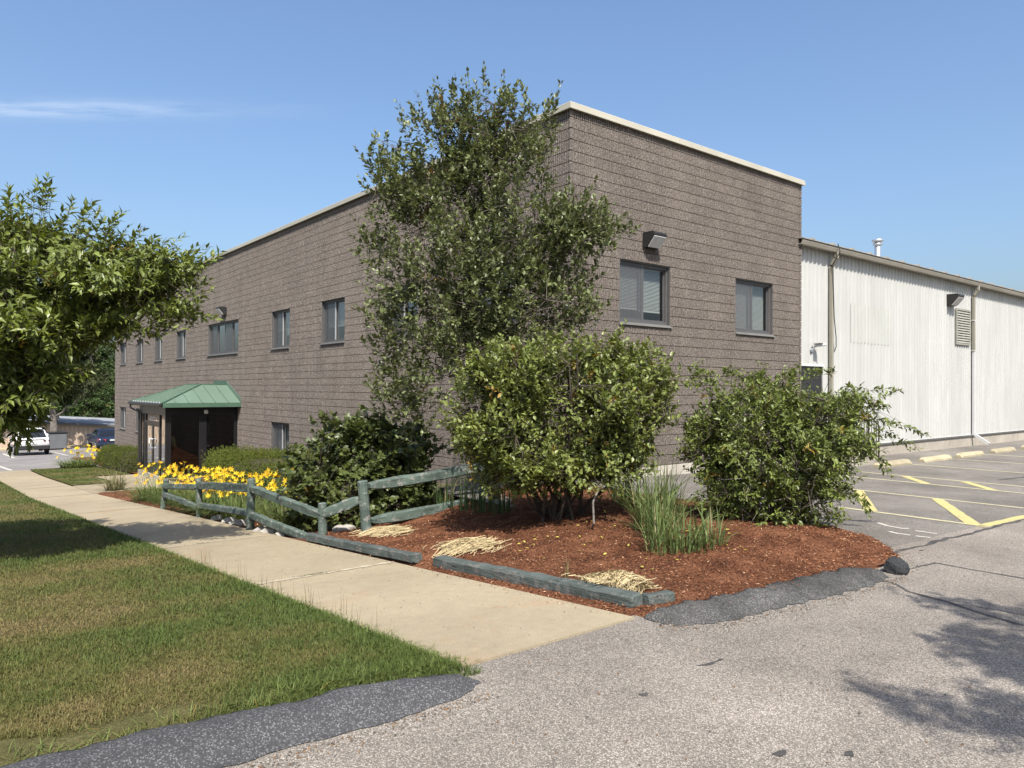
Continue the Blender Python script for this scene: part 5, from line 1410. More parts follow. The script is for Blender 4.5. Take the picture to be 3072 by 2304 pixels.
# --- dark maple-leaved shrub behind the fence
s3 = dpx(790, 1085, 11.6); s3z = float(bed_z(s3[0], s3[1]))
sb3 = [blob(790, 1010, 11.6, 150, 105, 1.0), blob(700, 1040, 11.3, 85, 95, .8), blob(860, 990, 11.6, 100, 100, .8), blob(770, 935, 11.7, 95, 50, .7), blob(660, 1070, 11.0, 45, 70, .5), blob(780, 1110, 10.9, 120, 45, .5), blob(900, 1060, 11.2, 60, 70, .5)]
T_MAPLE = (np.array([(0, 0, 0), (-.42, .10, .02), (-.55, .48, .05), (-.22, .52, 0), (-.30, .86, .0), (0, .70, -.03), (0, 1.0, -.10), (.30, .86, 0), (.22, .52, 0), (.55, .48, .05), (.42, .10, .02)], float),
           [np.array([(0, 5, 3), (0, 3, 1), (1, 3, 2), (3, 5, 4), (4, 5, 6), (0, 8, 5), (0, 10, 8), (10, 9, 8), (8, 7, 5), (7, 6, 5)])])
plant('maple_leaved_shrub', (s3[0], s3[1], s3z), 'broad dark green lobed leaf shrub behind the green fence', 'shrub', sb3, 1500, .18, 7, .095, .95, (.068, .088, .026), tmpl=T_MAPLE, clumps=330, clump_r=.20, shell=2.2,
      nstem=16, stem_r=.014, upw=.30, outw=1.0, rndw=.5, droop=.25, var=.28, yellow=.07, base_r=.35)

# --- tree standing on the lawn, its trunk out of the picture
lt = np.array((-.35, 10.4)); ltz = float(gz(*lt))
lb = [blob(60, 640, 8.6, 170, 120, 1.2), blob(215, 560, 8.5, 110, 65, .9), blob(60, 510, 8.6, 110, 70, .8), blob(270, 620, 8.4, 120, 60, .8), blob(345, 570, 8.4, 70, 35, .4), blob(330, 670, 8.3, 80, 30, .4), blob(120, 720, 8.3, 160, 70, .9), blob(40, 800, 8.1, 90, 90, .7), blob(190, 690, 8.3, 110, 45, .6), blob(-120, 640, 8.6, 180, 160, 1.4), blob(-150, 820, 8.3, 170, 120, 1.2), blob(-230, 560, 9, 200, 170, 1.5), blob(-330, 740, 9, 200, 160, 1.5), blob(-22, 880, 7.9, 55, 65, .5), blob(-60, 920, 8, 80, 50, .5), blob(30, 820, 8.0, 70, 50, .5)]
lsp = [(85, 385), (75, 400), (100, 395), (60, 415), (200, 440), (215, 445), (185, 450), (235, 470), (255, 465), (270, 480), (330, 510), (300, 500), (445, 530), (430, 545), (415, 520), (390, 535), (450, 560), (440, 590), (445, 600), (425, 620), (400, 600), (395, 690), (380, 680), (370, 700), (350, 690), (20, 400), (40, 420), (10, 430), (350, 540), (345, 525), (300, 700), (290, 705), (250, 680), (60, 950), (40, 940), (70, 930), (30, 960), (95, 830), (110, 800), (250, 700), (270, 520), (150, 440), (460, 535), (435, 575)]
eP = np.array([dpx(x, y, 8.4 + random.uniform(-.4, .3)) for x, y in lsp for _ in range(3)]) + RNG.normal(0, .05, (len(lsp) * 3, 3))
eD = unit((eP - dpx(40, 760, 8.5)) * .5 + np.array((0, 0, .35))); eL = RNG.uniform(.25, .45, len(eP))
plant('lawn_tree', (lt[0], lt[1], ltz), 'leafy tree with narrow drooping leaves reaching in over the lawn from outside the picture', 'tree', lb, 7000, .22, 11, .100, .40, (.112, .142, .030), tmpl=T_LANCE, clumps=430, clump_r=.36, flat=.38, shell=1.6,
      trunk=([(lt[0], lt[1], ltz - .1), (lt[0] + .03, lt[1], ltz + .9), (lt[0], lt[1] + .04, ltz + 1.9), (lt[0] + .05, lt[1], ltz + 3.0), (lt[0] + .05, lt[1], ltz + 4.2)], [.15, .12, .09, .06, .03]),
      nstem=26, stem_r=.018, bark=M_TWIG, upw=.25, outw=.9, rndw=.45, droop=.12, var=.24, yellow=.10, extra=(eP, eD, eL), spread=1.05)

# --- tree out of the picture beside the driveway, whose shade falls across the asphalt
rt = np.array((7.2, -5.6)); rz = float(gz(*rt))
def wb(u, v, z, r, rz_): return (np.array((u, v, z)), np.array((r, rz_, r)))
rb_ = []
for (x, y, r, h) in ((2060, 1310, .30, 4.9), (2150, 1355, .42, 5.1), (2205, 1400, .45, 5.2), (2120, 1420, .28, 5.3), (2215, 1535, .40, 5.0), (2100, 1535, .24, 5.1), (1960, 1522, .13, 5.2), (2190, 1590, .34, 5.3), (2200, 1320, .40, 5.2), (2215, 1465, .30, 5.4), (2040, 1375, .16, 5.0)):
    q = gnd(x * DS, y * DS) + SUN * (h / SUN[2]); rb_.append(wb(q[0], q[1], q[2], r, r * .5))
rb_ += [wb(5.6, -2.8, 5.8, 1.0, .5), wb(6.6, -3.8, 6.2, 1.8, 1.1), wb(5.0, -4.4, 6.4, 1.5, .9)]
plant('driveway_tree', (rt[0], rt[1], rz), 'tree standing outside the picture whose shade dapples the near driveway', 'tree', rb_, 420, .26, 8, .095, .45, (.07, .10, .025), clumps=130, clump_r=.24, shell=1.2, wts=[.5 + b[1][0] for b in rb_],
      trunk=([(rt[0], rt[1], rz - .1), (rt[0], rt[1], rz + 1.5), (rt[0] - .1, rt[1] + .1, rz + 3.2), (rt[0] - .3, rt[1] + .3, rz + 5.0), (rt[0] - .4, rt[1] + .5, rz + 6.3)], [.20, .17, .14, .10, .05]),
      nstem=22, stem_r=.03, bark=M_BARK, upw=.3, outw=.8, rndw=.5, droop=.15)

# --- far trees beyond the car park
def far_tree(x, d, ytop, ybot, wpx, label, col, base_z, n=1500, lsz=.30, trunk_r=.28, lean=0.0, seedcol=.22, gapy=0.0):
    c = dpx(x, (ytop + ybot) / 2, d); b = dpx(x + lean, ybot, d); b[2] = base_z
    s = d / (FPX / DS); H = (ybot - ytop) * s; Wm = wpx * s; bl = []
    rr = random.Random(int(x * 7 + d))
    for k in range(11):
        a = rr.uniform(0, 6.28); q = rr.random() ** .6
        bl.append((c + R0 * (math.cos(a) * q * Wm * .42) + U0 * (math.sin(a) * q * H * .36) + F0 * rr.uniform(-.5, .5) * Wm * .4, np.array((Wm * .22, H * .16, Wm * .22)) * rr.uniform(.8, 1.3)))
    top = c[2]
    return plant('far_tree', b, label, 'tree', bl, n, .5, 6, lsz, .55, col, tmpl=T_FAR, mat=M_LEAFM, clumps=150, clump_r=.55, shell=1.6,
                 trunk=([b - np.array((0, 0, .3)), b * .75 + c * .25, b * .5 + c * .5, c], [trunk_r, trunk_r * .8, trunk_r * .6, trunk_r * .3]), nstem=12, stem_r=.05, bark=M_BARKG, upw=.2, outw=.9, rndw=.5, droop=.15, var=seedcol, group='trees beyond the far parking lot')
far_tree(108, 54, 690, 905, 260, 'broad dark tree leaning beside the white SUV', (.038, .052, .020), -2.95, 2300, .30, .34, 12)
far_tree(225, 84, 735, 880, 150, 'pale green tree behind the right end of the beige shed roof', (.075, .115, .045), -3.4, 1500, .42)
far_tree(150, 92, 720, 880, 170, 'mid green tree behind the middle of the beige shed', (.060, .095, .036), -3.4, 1500, .45)
far_tree(40, 88, 700, 880, 180, 'dark green tree behind the left part of the beige shed', (.050, .080, .030), -3.4, 1500, .45)
far_tree(-60, 80, 690, 890, 200, 'dark tree partly outside the picture past the beige shed', (.045, .072, .028), -3.4, 1300, .42)
far_tree(285, 100, 750, 880, 130, 'light green tree mostly hidden by the block building', (.080, .12, .05), -3.4, 1100, .5)
far_tree(200, 120, 700, 870, 320, 'tall distant tree showing over the nearer crowns', (.055, .088, .040), -3.4, 1700, .6)

for (x, d, yt, w, lab, c) in ((-20, 100, 770, 130, 'rounded bush tree low behind the left end of the shed', (.06, .095, .035)), (70, 98, 775, 130, 'rounded bush tree low behind the shed left of the trunk', (.055, .09, .034)), (160, 98, 790, 130, 'rounded bush tree low behind the shed right of the trunk', (.07, .108, .04)), (240, 96, 785, 120, 'rounded bush tree low behind the shed beside the building', (.072, .112, .042)), (310, 110, 780, 110, 'rounded bush tree behind the block building end', (.06, .095, .036))):
    far_tree(x, d, yt, 905, w, lab, c, -3.6, 1300, .5, .2)
for (x, d, lab) in ((20, 74, 'low bush behind the shed roof at the picture edge'), (75, 73, 'low bush behind the shed roof left of the dark trunk'), (130, 74, 'low bush behind the shed roof at the dark trunk'), (180, 73, 'low bush behind the shed roof right of the dark trunk'), (225, 74, 'low bush behind the shed roof near the building'), (262, 75, 'low bush behind the shed roof against the building edge')):
    q = dpx(x, 900, d); plant('far_bush', (q[0], q[1], -3.4), lab, 'bush', [blob(x + dx, y_, d, 26, 20, 1.0) for dx, y_ in ((-18, 880), (16, 872), (0, 850), (-10, 905), (20, 905))], 420, .4, 6, .28, .55, (.062, .10, .036), tmpl=T_FAR, mat=M_LEAFM, clumps=60, clump_r=.5, nstem=5, stem_r=.04, upw=.3, group='bushes behind the shed', base_r=.4)
# --- yew hedges
def hedge(name, cx, cy, ru, rv, h, label, col, n=9000, rot=0.0, zoff=0.0):
    z0 = float(gz(cx, cy)) + zoff; t = thing(name, (cx, cy, z0), label, 'hedge', 'clipped low yew hedges'); og = ORIGIN[t.name]
    a = RNG.uniform(0, 2 * math.pi, n); e = np.arccos(RNG.random(n)) ; sx = np.sin(e) ** .6
    wob = 1 + .06 * np.sin(3 * a + 1) + .05 * np.sin(7 * a) + .05 * RNG.normal(size=n)
    P = np.stack([cx + ru * sx * np.cos(a) * wob, cy + rv * sx * np.sin(a) * wob, z0 + .05 + h * np.cos(e) ** .55 * wob], -1)
    O = unit(np.stack([np.cos(a) * np.sin(e), np.sin(a) * np.sin(e), np.cos(e) * 1.2], -1)); D = unit(O + rdir(n) * .55 + np.array((0, 0, .25)))
    P = P - O * (RNG.random((n, 1)) ** 2 * .16)
    pos, dr, nr, ln = shoot_leaves(P, D, np.full(n, .07), 5, .045, .9)
    c = tint(n, col, .22, .05).repeat(5, 0)
    link_mesh('foliage', leaf_mesh('foliage', pos, dr, nr, ln, ln * .45, c, T_FAR, og), M_LEAFM, t)
    # woody heart
    mb = MB(); nu, nv = 20, 7; pts = []
    for i in range(nv + 1):
        th = math.pi / 2 * i / nv
        for j in range(nu):
            ph = 2 * math.pi * j / nu; pts.append((cx + ru * .84 * math.cos(th) ** .6 * math.cos(ph), cy + rv * .84 * math.cos(th) ** .6 * math.sin(ph), z0 - .05 + h * .84 * math.sin(th) ** .55))
    mb.mesh(pts, [(i * nu + j, i * nu + (j + 1) % nu, (i + 1) * nu + (j + 1) % nu, (i + 1) * nu + j) for i in range(nv) for j in range(nu)]); mb.obj('branch_mass', M_TWIG, t)
    return t
hedge('yew_hedge', 7.3, 17.6, 1.5, 4.4, .90, 'long low clipped yew hedge between porch and lobed leaf shrub', (.085, .105, .022), 15000)
hedge('yew_hedge', 7.5, 36.2, 1.15, 3.6, .85, 'low clipped yew hedge beyond the glazed porch', (.078, .096, .022), 9000)

# --- strap-leaved clumps
def blades(pos, az, H, bend, W, cols, nseg=4):
    n = len(pos); s = np.linspace(0, 1, nseg + 1); V = np.empty((n, 2 * nseg + 1, 3))
    h = np.stack([np.cos(az), np.sin(az), np.zeros(n)], -1); sd = np.stack([-np.sin(az), np.cos(az), np.zeros(n)], -1)
    for k, t in enumerate(s):
        r = bend * H * t ** 2; zz_ = H * (t - .42 * bend.clip(0, 1.6) * t ** 2.6)
        c = pos + h * r[:, None] + np.array((0, 0, 1.0)) * zz_[:, None]
        w = W * (1 - t ** 2.2) * (.75 + .5 * t * (1 - t) * 2)
        if k < nseg: V[:, 2 * k] = c - sd * w[:, None] / 2; V[:, 2 * k + 1] = c + sd * w[:, None] / 2
        else: V[:, 2 * k] = c
    q = np.array([(2 * k, 2 * k + 1, 2 * k + 3, 2 * k + 2) for k in range(nseg - 1)]).reshape(-1, 4); tr = np.array([(2 * nseg - 2, 2 * nseg - 1, 2 * nseg)])
    b = (np.arange(n) * (2 * nseg + 1))[:, None, None]; C = np.repeat(cols, 2 * nseg + 1, 0)
    sh = np.tile(np.repeat(np.linspace(.7, 1.12, nseg + 1), 2)[:2 * nseg + 1], n)[:, None]
    return V.reshape(-1, 3), [(q[None] + b).reshape(-1, 4), (tr[None] + b).reshape(-1, 3)], C
def strap_clump(name, c, n, H, bend, W, col, label, cat, rad=.12, group=None, dry=.06, zf=None):
    z = float((zf or bed_z)(c[0], c[1])); og = (c[0], c[1], z); a = RNG.uniform(0, 6.28, n); r = rad * RNG.random(n) ** .5; b = a + RNG.normal(0, .7, n)
    px = c[0] + r * np.cos(a); py = c[1] + r * np.sin(a)
    pos = np.stack([px, py, np.array((zf or bed_z)(px, py)) - .02], -1); Hh = H * RNG.uniform(.4, 1.12, n); bd = bend * RNG.uniform(.0, 2.0, n) ** 1.3
    cl_ = tint(n, col, .22, .06); dr = RNG.random(n) < dry; cl_[dr] = np.array((.30, .25, .13)) * RNG.uniform(.7, 1.1, (dr.sum(), 1))
    V, Fs, C = blades(pos, b, Hh, bd, W * RNG.uniform(.7, 1.2, n), cl_)
    o = link_mesh(name, np_mesh(name, V - np.array(og), Fs, False, C), M_GRASSB, None, og); return setp(o, label, cat, group)
IR = [((5.52, 4.55), 95, .50, .22, 'near left tuft of sword leaved iris in front of the light shrub'), ((5.66, 4.38), 90, .46, .25, 'nearest tuft of sword leaved iris in the red mulch'), ((5.98, 4.36), 85, .46, .24, 'right hand tuft of sword leaved iris nearest the spreading shrub'),
      ((5.85, 4.85), 110, .78, .2, 'tall iris tuft in the middle of the iris group'), ((6.15, 5.25), 110, .80, .2, 'tall iris tuft behind the middle of the iris group'), ((6.55, 5.35), 60, .78, .22, 'tall iris tuft toward the spreading shrub'), ((6.9, 5.75), 60, .82, .2, 'iris tuft standing in shade before the pale foundation'),
      ((7.4, 6.7), 55, .80, .2, 'iris tuft between the two shrubs against the pale foundation'), ((7.9, 7.3), 50, .75, .2, 'far iris tuft by the pale foundation')]
for (c, n, h, bd, lab) in IR: strap_clump('iris_clump', c, int(n * .85), h * 1.04, bd * 2.2, .0145, (.108, .146, .050), lab, 'iris', .19, 'iris tufts around the shrubs')
for (x, y, d, lab) in ((1005, 1110, 10.4, 'upright strap leaf tuft at the left foot of the light shrub by the fence rail'), (1045, 1112, 10.0, 'upright strap leaf tuft just under the light shrub'), (1085, 1110, 9.7, 'shaded strap leaf tuft under the light shrub'), (960, 1105, 10.8, 'thin strap leaf tuft behind the lower fence rail')):
    q = dpx(x, y, d); strap_clump('strap_leaf_clump', (q[0], q[1]), 45, .62, .18, .013, (.055, .09, .032), lab, 'plant', .16, 'strap leaf tufts by the fence')
q = gnd(248 * DS, 1060 * DS); strap_clump('strap_leaf_clump', (q[0], q[1]), 130, .75, 1.2, .028, (.15, .15, .075), 'arching pale tuft beside the entrance walk', 'plant', .25, None, .2)
q = gnd(1197 * DS, 1250 * DS); strap_clump('dry_weed', (4.33, 4.62), 16, .30, .35, .006, (.20, .15, .07), 'small dry weed behind the long timber', 'weed', .05, None, .5)

def daylily(c, n, nf, H, label, rad=.35, group='yellow daylilies', fs=1.0, zf=None):
    zf = zf or bed_z; z = float(zf(c[0], c[1])); t = thing('daylily', (c[0], c[1], z), label, 'flowers', group); og = ORIGIN[t.name]
    a = RNG.uniform(0, 6.28, n); r = rad * RNG.random(n) ** .5; px = c[0] + r * np.cos(a); py = c[1] + r * np.sin(a)
    V, Fs, C = blades(np.stack([px, py, np.array(zf(px, py)) - .02], -1), a + RNG.normal(0, .6, n), H * .72 * RNG.uniform(.6, 1.1, n), 1.1 * RNG.uniform(.3, 1.6, n), .022 * RNG.uniform(.7, 1.2, n) * fs, tint(n, (.10, .135, .04), .2, .08))
    link_mesh('foliage', np_mesh('foliage', V - og, Fs, False, C), M_GRASSB, t)
    a = RNG.uniform(0, 6.28, nf); r = rad * 1.25 * RNG.random(nf) ** .5; px = c[0] + r * np.cos(a); py = c[1] + r * np.sin(a); pz_ = np.array(zf(px, py))
    top = np.stack([px + .05 * np.cos(a), py + .05 * np.sin(a), pz_ + H * RNG.uniform(.5, 1.12, nf)], -1); bot = np.stack([px * .6 + c[0] * .4, py * .6 + c[1] * .4, pz_], -1)
    twigs('stalk', bot, top, .004, .003, og, M_LEAFSTALK, t)
    face = unit(np.stack([np.cos(a) * .5 + SUN[0] * .7, np.sin(a) * .5 + SUN[1] * .7, np.full(nf, .55)], -1) + rdir(nf) * .35)
    ref = unit(np.cross(face, rdir(nf))); b = np.cross(face, ref); P, D, N, L, cc = [], [], [], [], []; FT = np.where(RNG.random((nf, 1)) < .2, np.array((.85, .72, .7)), np.array((1.0, 1, 1)))
    for k in range(6):
        ph = k * math.pi / 3; rad_ = ref * math.cos(ph) + b * math.sin(ph); P.append(top + rad_ * .004); D.append(unit(rad_ * .85 + face * .55)); N.append(face * .8 - rad_ * .3); L.append(np.full(nf, .072 * fs) * RNG.uniform(.85, 1.15, nf)); cc.append(tint(nf, (.60, .40, .022) if k % 2 else (.66, .48, .03), .14, .0) * FT)
    P, D, N, L, cc = map(np.concatenate, (P, D, N, L, cc))
    link_mesh('blossom', leaf_mesh('blossom', P, D, N, L, L * .48, cc, T_OVATE, og), M_PETAL, t)
    return t
M_LEAFSTALK = plain('stalk', (.10, .14, .045), .7, .2, 0, .1)
LILY = [((4.45, 18.9), 'daylily clump nearest the porch door'), ((4.62, 18.0), 'second daylily clump from the porch end'), ((4.72, 17.2), 'third daylily clump from the porch end'), ((4.8, 16.4), 'daylily clump behind the farthest fence post'), ((4.85, 15.5), 'daylily clump between the two farthest fence posts'), ((4.95, 14.6), 'daylily clump at the near end of the long yellow row'), ((4.55, 14.9), 'low daylily clump against the lower rail by the second farthest post'), ((4.5, 13.4), 'small daylily clump between the second and third fence posts')]
for c, lab in LILY: daylily(c, 320, 32, .80, 'yellow flowering ' + lab, .48, 'yellow daylilies in the long row', .85)
daylily((4.75, 11.75), 160, 34, .84, 'yellow daylily clump below the sloping fence rail, left half', .36, 'yellow daylilies below the sloping rail', 1.0)
daylily((4.62, 10.95), 160, 28, .74, 'yellow daylily clump below the sloping fence rail, right half', .36, 'yellow daylilies below the sloping rail', 1.0)
daylily((5.8, 38.3), 420, 26, .9, 'pale yellow daylily clump at the end of the far yew hedge', .7, 'far daylilies', 1.5, gz)

# --- straw
def straw(name, c, n, ru, rv, h, label, Ls=.28, zf=bed_z, col=(.36, .29, .165)):
    z = float(zf(c[0], c[1])); og = np.array((c[0], c[1], z)); k = 7
    a0 = RNG.normal(.9, .7, n); st = np.stack([c[0] + ru * RNG.normal(0, .45, n), c[1] + rv * RNG.normal(0, .45, n)], -1); L = Ls * RNG.uniform(.5, 1.3, n); curl = RNG.normal(0, 1.2, n); hh = h * RNG.random(n) ** .8
    V = np.empty((n, k * 2, 3)); w = .0023 * RNG.uniform(.7, 1.3, n)
    for i in range(k):
        t = i / (k - 1); a = a0 + curl * (t - .5); 
        if i == 0: xy = st - np.stack([np.cos(a0), np.sin(a0)], -1) * (L / 2)[:, None]
        else: xy = xy + np.stack([np.cos(a), np.sin(a)], -1) * (L / (k - 1))[:, None]
        rr2 = ((xy[:, 0] - c[0]) / ru) ** 2 + ((xy[:, 1] - c[1]) / rv) ** 2
        zz_ = np.array(zf(xy[:, 0], xy[:, 1])) + .012 + hh * np.exp(-rr2 * .8)
        tim = (np.abs(xy[:, 0] - 4.11) < .10) & (xy[:, 1] < 6.2) & (xy[:, 1] > 3.6)
        zz_ = np.where(tim, np.maximum(zz_, np.array(gz(xy[:, 0], xy[:, 1])) + .155), zz_)
        s = np.stack([-np.sin(a), np.cos(a), np.zeros(n)], -1); p = np.stack([xy[:, 0], xy[:, 1], zz_], -1)
        V[:, 2 * i] = p - s * w[:, None]; V[:, 2 * i + 1] = p + s * w[:, None] + np.array((0, 0, .004))
    q = np.array([(2 * i, 2 * i + 1, 2 * i + 3, 2 * i + 2) for i in range(k - 1)]); C = np.repeat(tint(n, col, .2, .0), 2 * k, 0)
    o = link_mesh(name, np_mesh(name, V.reshape(-1, 3) - og, [(q[None] + (np.arange(n) * 2 * k)[:, None, None]).reshape(-1, 4)], False, C), M_STRAW, None, og)
    return setp(o, label, 'straw')
straw('straw_heap', (4.42, 4.12), 1500, .17, .24, .12, 'thick pale heap of dry straw lying over the near timber', .30)
straw('straw_heap', (4.62, 6.45), 900, .22, .34, .06, 'flat patch of pale straw between the two long timbers', .30)
straw('straw_heap', (4.80, 8.55), 900, .16, .42, .05, 'trail of pale straw at the foot of the leaning round post', .30)

# ------------------------------------------------------------------ scattered ground cover
def lattice(seed):
    r = np.random.default_rng(seed).random((64, 64))
    def f(x, y):
        xi = np.floor(x).astype(int); yi = np.floor(y).astype(int); fx = x - xi; fy = y - yi; fx = fx * fx * (3 - 2 * fx); fy = fy * fy * (3 - 2 * fy)
        g = lambda i, j: r[i % 64, j % 64]
        return (g(xi, yi) * (1 - fx) + g(xi + 1, yi) * fx) * (1 - fy) + (g(xi, yi + 1) * (1 - fx) + g(xi + 1, yi + 1) * fx) * fy
    return f
n1, n2, n3 = lattice(1), lattice(2), lattice(3)
def fan(n, x0, x1, r0, r1, pw=0.0):
    """points on the ground spread evenly over the picture: display columns x0..x1, distance r0..r1"""
    X = RNG.uniform(x0, x1, n); d = r0 * (r1 / r0) ** (RNG.random(n) ** (1 + pw)); q = (X * DS - 1536) / FPX
    return (F0[0] + R0[0] * q) * d, (F0[1] + R0[1] * q) * d, d
def lawn_blades(name, u, v, d, zf, tall=1.0):
    n = len(u); nn = .55 * n1(u * 1.1 + 7, v * 1.1 + 3) + .3 * n2(u * 3.1, v * 3.1) + .15 * n3(u * 9, v * 9)
    nn = (nn - .5) * 2.1 + .52
    edge = np.exp(-((2.47 - u) / .28) ** 2) + .8 * np.exp(-((v - lawn_front(u)) / .25) ** 2) + .5 * sstep(8.2, 10.5, v)
    gr = np.clip(nn * .95 - .07 + edge * .5 + RNG.normal(0, .16, n), 0, 1)[:, None]
    dry = np.array((.185, .143, .062)); mid = np.array((.118, .115, .034)); lush = np.array((.072, .102, .023))
    col = np.where(gr < .5, dry + (mid - dry) * (gr / .5), mid + (lush - mid) * ((gr - .5) / .5)) * RNG.uniform(.72, 1.25, (n, 1))
    H = (.026 + .020 * gr[:, 0] + .022 * edge.clip(0, 1.2) * RNG.random(n)) * RNG.uniform(.6, 1.35, n) * tall
    W = (.0026 + .00062 * d) * RNG.uniform(.7, 1.3, n); z = np.array(zf(u, v)) - .004
    V, Fs, C = blades(np.stack([u, v, z], -1), RNG.uniform(0, 6.28, n), H, RNG.uniform(.1, 1.3, n), W, col.clip(.01, .6), 2)
    o = link_mesh(name, np_mesh(name, V, Fs, False, C), M_GRASSB); o['kind'] = 'stuff'; return o
u, v, d = fan(290000, -60, 1080, 3.35, 34, .12)
bare = (np.exp(-(((u - .95) / .36) ** 2 + ((v - 3.80) / .17) ** 2)) + np.exp(-(((u - 1.45) / .16) ** 2 + ((v - 3.68) / .07) ** 2)) + .8 * np.exp(-(((u - .45) / .5) ** 2 + ((v - 3.84) / .14) ** 2))) > RNG.random(len(u)) * 1.1
k = (u < 2.49) & (v > lawn_front(u) - .02) & (v < 38.4) & ~bare
go = lawn_blades('lawn_grass', u[k], v[k], d[k], lawn_z); setp(go, 'mown lawn turning dry and brown beside the sidewalk', 'grass')
u = RNG.uniform(3.98, 6.5, 16000); v = RNG.uniform(27.4, 38.5, 16000); k = (u < 5.2) | (v > 31.6); d = np.full(k.sum(), 28.0)
go = lawn_blades('patch_grass', u[k], v[k], d, lambda a, b: g_side(b) + .03); setp(go, 'small lawn patch between sidewalk and far yew hedge', 'grass')
# coarse tufts along the kerb and lawn edges
u = np.concatenate([RNG.uniform(-.2, 2.35, 2600), RNG.uniform(2.36, 2.54, 2600)]); v = np.concatenate([lawn_front(u[:2600]) + np.abs(RNG.normal(.07, .10, 2600)), 3.5 + 9 * RNG.random(2600) ** 1.5])
cl_ = (n2(u * 5, v * 5) > .42) & ~((np.abs(u - .75) < .5) & (v < 4.0) & (RNG.random(len(u)) < .8)); u, v = u[cl_], v[cl_]; n = len(u)
V, Fs, C = blades(np.stack([u, v, lawn_z(u, v) - .01], -1), RNG.uniform(0, 6.28, n), RNG.uniform(.04, .10, n), RNG.uniform(.3, 1.5, n), RNG.uniform(.004, .007, n), tint(n, (.115, .145, .040), .2, .06), 3)
o = link_mesh('edge_grass', np_mesh('edge_grass', V, Fs, False, C), M_GRASSB); setp(o, 'coarse longer grass along the kerb and sidewalk edge', 'grass', None, 'stuff')
# thin seed stalks at the sidewalk edge and weeds in its joints
n = 70; v = RNG.uniform(4.2, 9, n); u = np.full(n, 2.49) + RNG.normal(0, .03, n)
V, Fs, C = blades(np.stack([u, v, np.array(gz(u, v))], -1), RNG.uniform(0, 6.28, n), RNG.uniform(.12, .24, n), RNG.uniform(.05, .25, n), np.full(n, .0035), tint(n, (.17, .14, .07), .2), 3)
o = link_mesh('seed_stalks', np_mesh('seed_stalks', V, Fs, False, C), M_GRASSB); setp(o, 'thin dry seed stalks along the lawn edge of the sidewalk', 'grass', None, 'stuff')
n = 220; jj = RNG.choice([6.84, 10.15], n, p=[.75, .25]); u = np.where(jj < 8, RNG.normal(3.05, .12, n), RNG.normal(3.0, .10, n)); v = jj + RNG.normal(0, .012, n)
V, Fs, C = blades(np.stack([u, v, np.array(g_side(v)) + .01], -1), RNG.uniform(0, 6.28, n), RNG.uniform(.012, .03, n), RNG.uniform(.4, 1.6, n), np.full(n, .005), tint(n, (.085, .095, .04), .2), 2)
o = link_mesh('joint_weeds', np_mesh('joint_weeds', V, Fs, False, C), M_GRASSB); setp(o, 'tiny weeds growing in the sidewalk joint', 'weeds', None, 'stuff')
# shredded bark
def chips(name, u, v, d, zf, label):
    n = len(u); a = RNG.uniform(0, math.pi, n); L = RNG.uniform(.012, .04, n) * (.85 + .03 * d); W = RNG.uniform(.003, .008, n) * (.8 + .06 * d); tl = RNG.normal(0, .35, n)
    D = np.stack([np.cos(a) * np.cos(tl), np.sin(a) * np.cos(tl), np.sin(tl)], -1); N = unit(np.array((0, 0, 1.0)) + RNG.normal(0, .45, (n, 3)))
    P = np.stack([u, v, np.array(zf(u, v)) + .004 + .012 * RNG.random(n)], -1) - D * (L / 2)[:, None]
    k = RNG.random((n, 1)); c = np.where(k < .62, np.array((.13, .052, .025)), np.where(k < .86, np.array((.25, .115, .06)), np.where(k < .95, np.array((.045, .02, .013)), np.array((.44, .29, .18))))) * RNG.uniform(.6, 1.35, (n, 1)) * (.62 + .7 * n1(u * .9 + 5, v * .9))[:, None]
    o = link_mesh(name, leaf_mesh(name, P, D, N, L, W, c, T_FAR), M_CHIP); setp(o, label, 'mulch', None, 'stuff'); return o
u, v, d = fan(100000, 640, 2020, 4.6, 13, 0)
k = bed_in(u, v) & (u > 3.98) & (u < 9.2) & (v < 10.2) & (v > 3.2); u, v, d = u[k], v[k], d[k]
chips('bark_chips', u, v, d, bed_z, 'red brown shredded bark covering the planting bed')
u = RNG.uniform(3.98, 6.6, 9000); v = RNG.uniform(10, 23.3, 9000); chips('far_bark_chips', u, v, np.full(9000, 15.0), bed_z, 'red brown bark along the bed behind the fence')
n = 260; u = np.concatenate([RNG.normal(3.90, .05, 180), RNG.uniform(4.0, 7.5, 80)]); v = np.concatenate([RNG.uniform(3.6, 8.8, 180), RNG.normal(3.15, .10, 80)])
chips('spilt_chips', u, v, np.full(n, 5.0), lambda a, b: np.where(a < 3.96, g_side(b) + .014, gz(a, b) + .06 * (b > 3.1)), 'bark chips spilt onto the sidewalk edge and berm')
# fallen yellow leaves on the mulch
n = 46; u = RNG.uniform(4.5, 6.6, n); v = RNG.uniform(4.0, 6.3, n); P = np.stack([u, v, bed_z(u, v) + .02], -1)
o = link_mesh('fallen_leaves', leaf_mesh('fallen_leaves', P, unit(rdir(n) * np.array((1, 1, .2))), unit(np.array((0, 0, 1.0)) + RNG.normal(0, .3, (n, 3))), np.full(n, .045), np.full(n, .03), tint(n, (.42, .36, .08), .2), T_OVATE), M_LEAFM)
setp(o, 'few fallen yellow leaves on the red mulch', 'leaves', None, 'stuff')

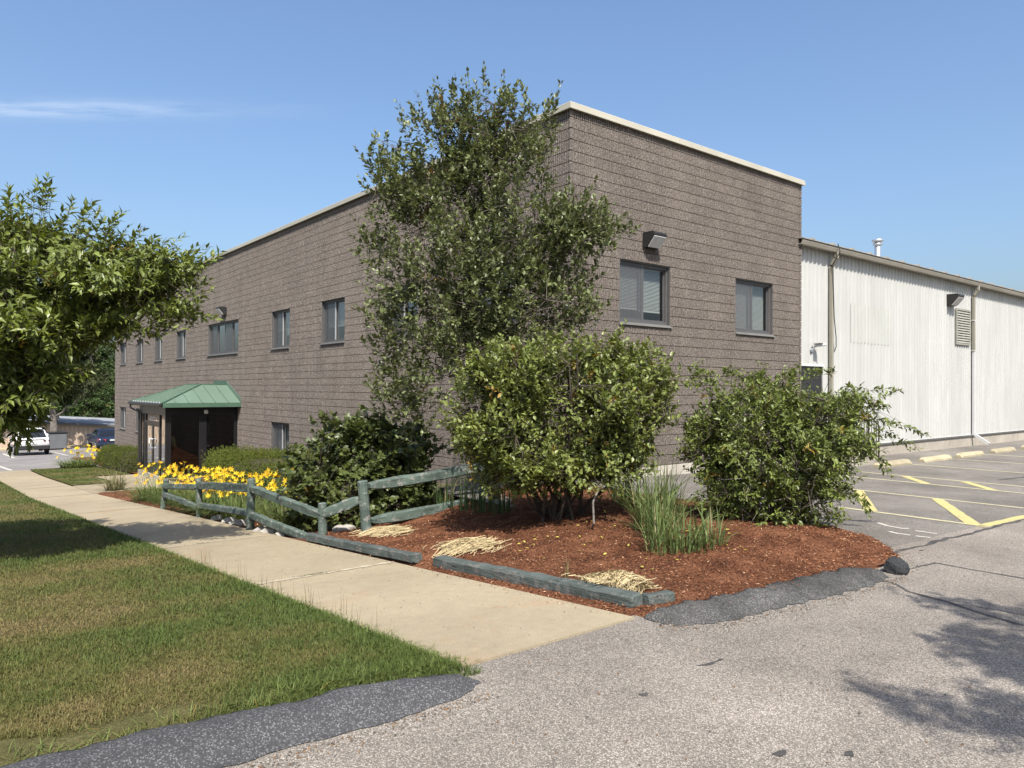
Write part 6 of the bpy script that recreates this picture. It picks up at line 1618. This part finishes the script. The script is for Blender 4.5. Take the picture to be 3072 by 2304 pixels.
# grit, crumbs of stone and dry bits gathered along the kerbs and over the paving
def crumbs(name, u, v, z, size, cols, label):
    n = len(u); T = np.array([(-.5, -.4, 0), (.5, -.45, 0), (.4, .5, 0), (-.45, .4, 0), (0, .05, .55)], float); a = RNG.uniform(0, 6.28, n)
    X = np.stack([np.cos(a), np.sin(a), 0 * a], -1); Y = np.stack([-np.sin(a), np.cos(a), 0 * a], -1); s_ = size[:, None, None]; asp = RNG.uniform(.5, 1.2, n)[:, None, None]
    V = np.stack([u, v, z], -1)[:, None] + X[:, None] * T[None, :, 0:1] * s_ + Y[:, None] * T[None, :, 1:2] * s_ * asp + np.array((0, 0, 1.0)) * T[None, :, 2:3] * s_
    f = np.array([(0, 1, 4), (1, 2, 4), (2, 3, 4), (3, 0, 4)])
    o = link_mesh(name, np_mesh(name, V.reshape(-1, 3), [(f[None] + (np.arange(n) * 5)[:, None, None]).reshape(-1, 3)], False, np.repeat(cols, 5, 0)), M_CHIP); return setp(o, label, 'grit', None, 'stuff')
A_ = np.array([(2.34, 3.12), (1.98, 3.11), (1.53, 3.12), (1.15, 3.15), (.8, 3.18), (.0, 3.24)]); B_ = np.array([(3.98, 3.30), (4.05, 3.14), (4.36, 3.00), (4.94, 2.95), (5.54, 2.88), (6.14, 2.84), (6.6, 2.9), (7.3, 3.1), (7.9, 3.45), (8.2, 3.95)])
us_, vs_ = [], []
for L_, n in ((A_, 900), (B_, 1500)):
    t_ = RNG.uniform(0, len(L_) - 1.001, n); i_ = t_.astype(int); q = L_[i_] + (L_[i_ + 1] - L_[i_]) * (t_ - i_)[:, None]
    us_.append(q[:, 0] + RNG.normal(0, .05, n)); vs_.append(q[:, 1] - np.abs(RNG.normal(0, .06, n)))
u, v, d = fan(1500, 500, 2212, 2.9, 12); k = (v < 3.3) & (v > -3); us_.append(u[k]); vs_.append(v[k])
u = RNG.uniform(2.5, 3.93, 420); v = RNG.uniform(3.5, 14, 420); us_.append(u); vs_.append(v)
u, v = np.concatenate(us_), np.concatenate(vs_); z = np.where((u > 2.466) & (u < 3.954) & (v > 3.48), g_side(v) + .0125, gz(u, v) + .003)
n = len(u); k = RNG.random((n, 1)); c = np.where(k < .5, np.array((.23, .21, .185)), np.where(k < .8, np.array((.09, .082, .072)), np.array((.16, .10, .055)))) * RNG.uniform(.6, 1.3, (n, 1))
crumbs('grit', u, v, z, RNG.uniform(.004, .013, n), c, 'loose grit and crumbs lying along the kerbs and on the paving')
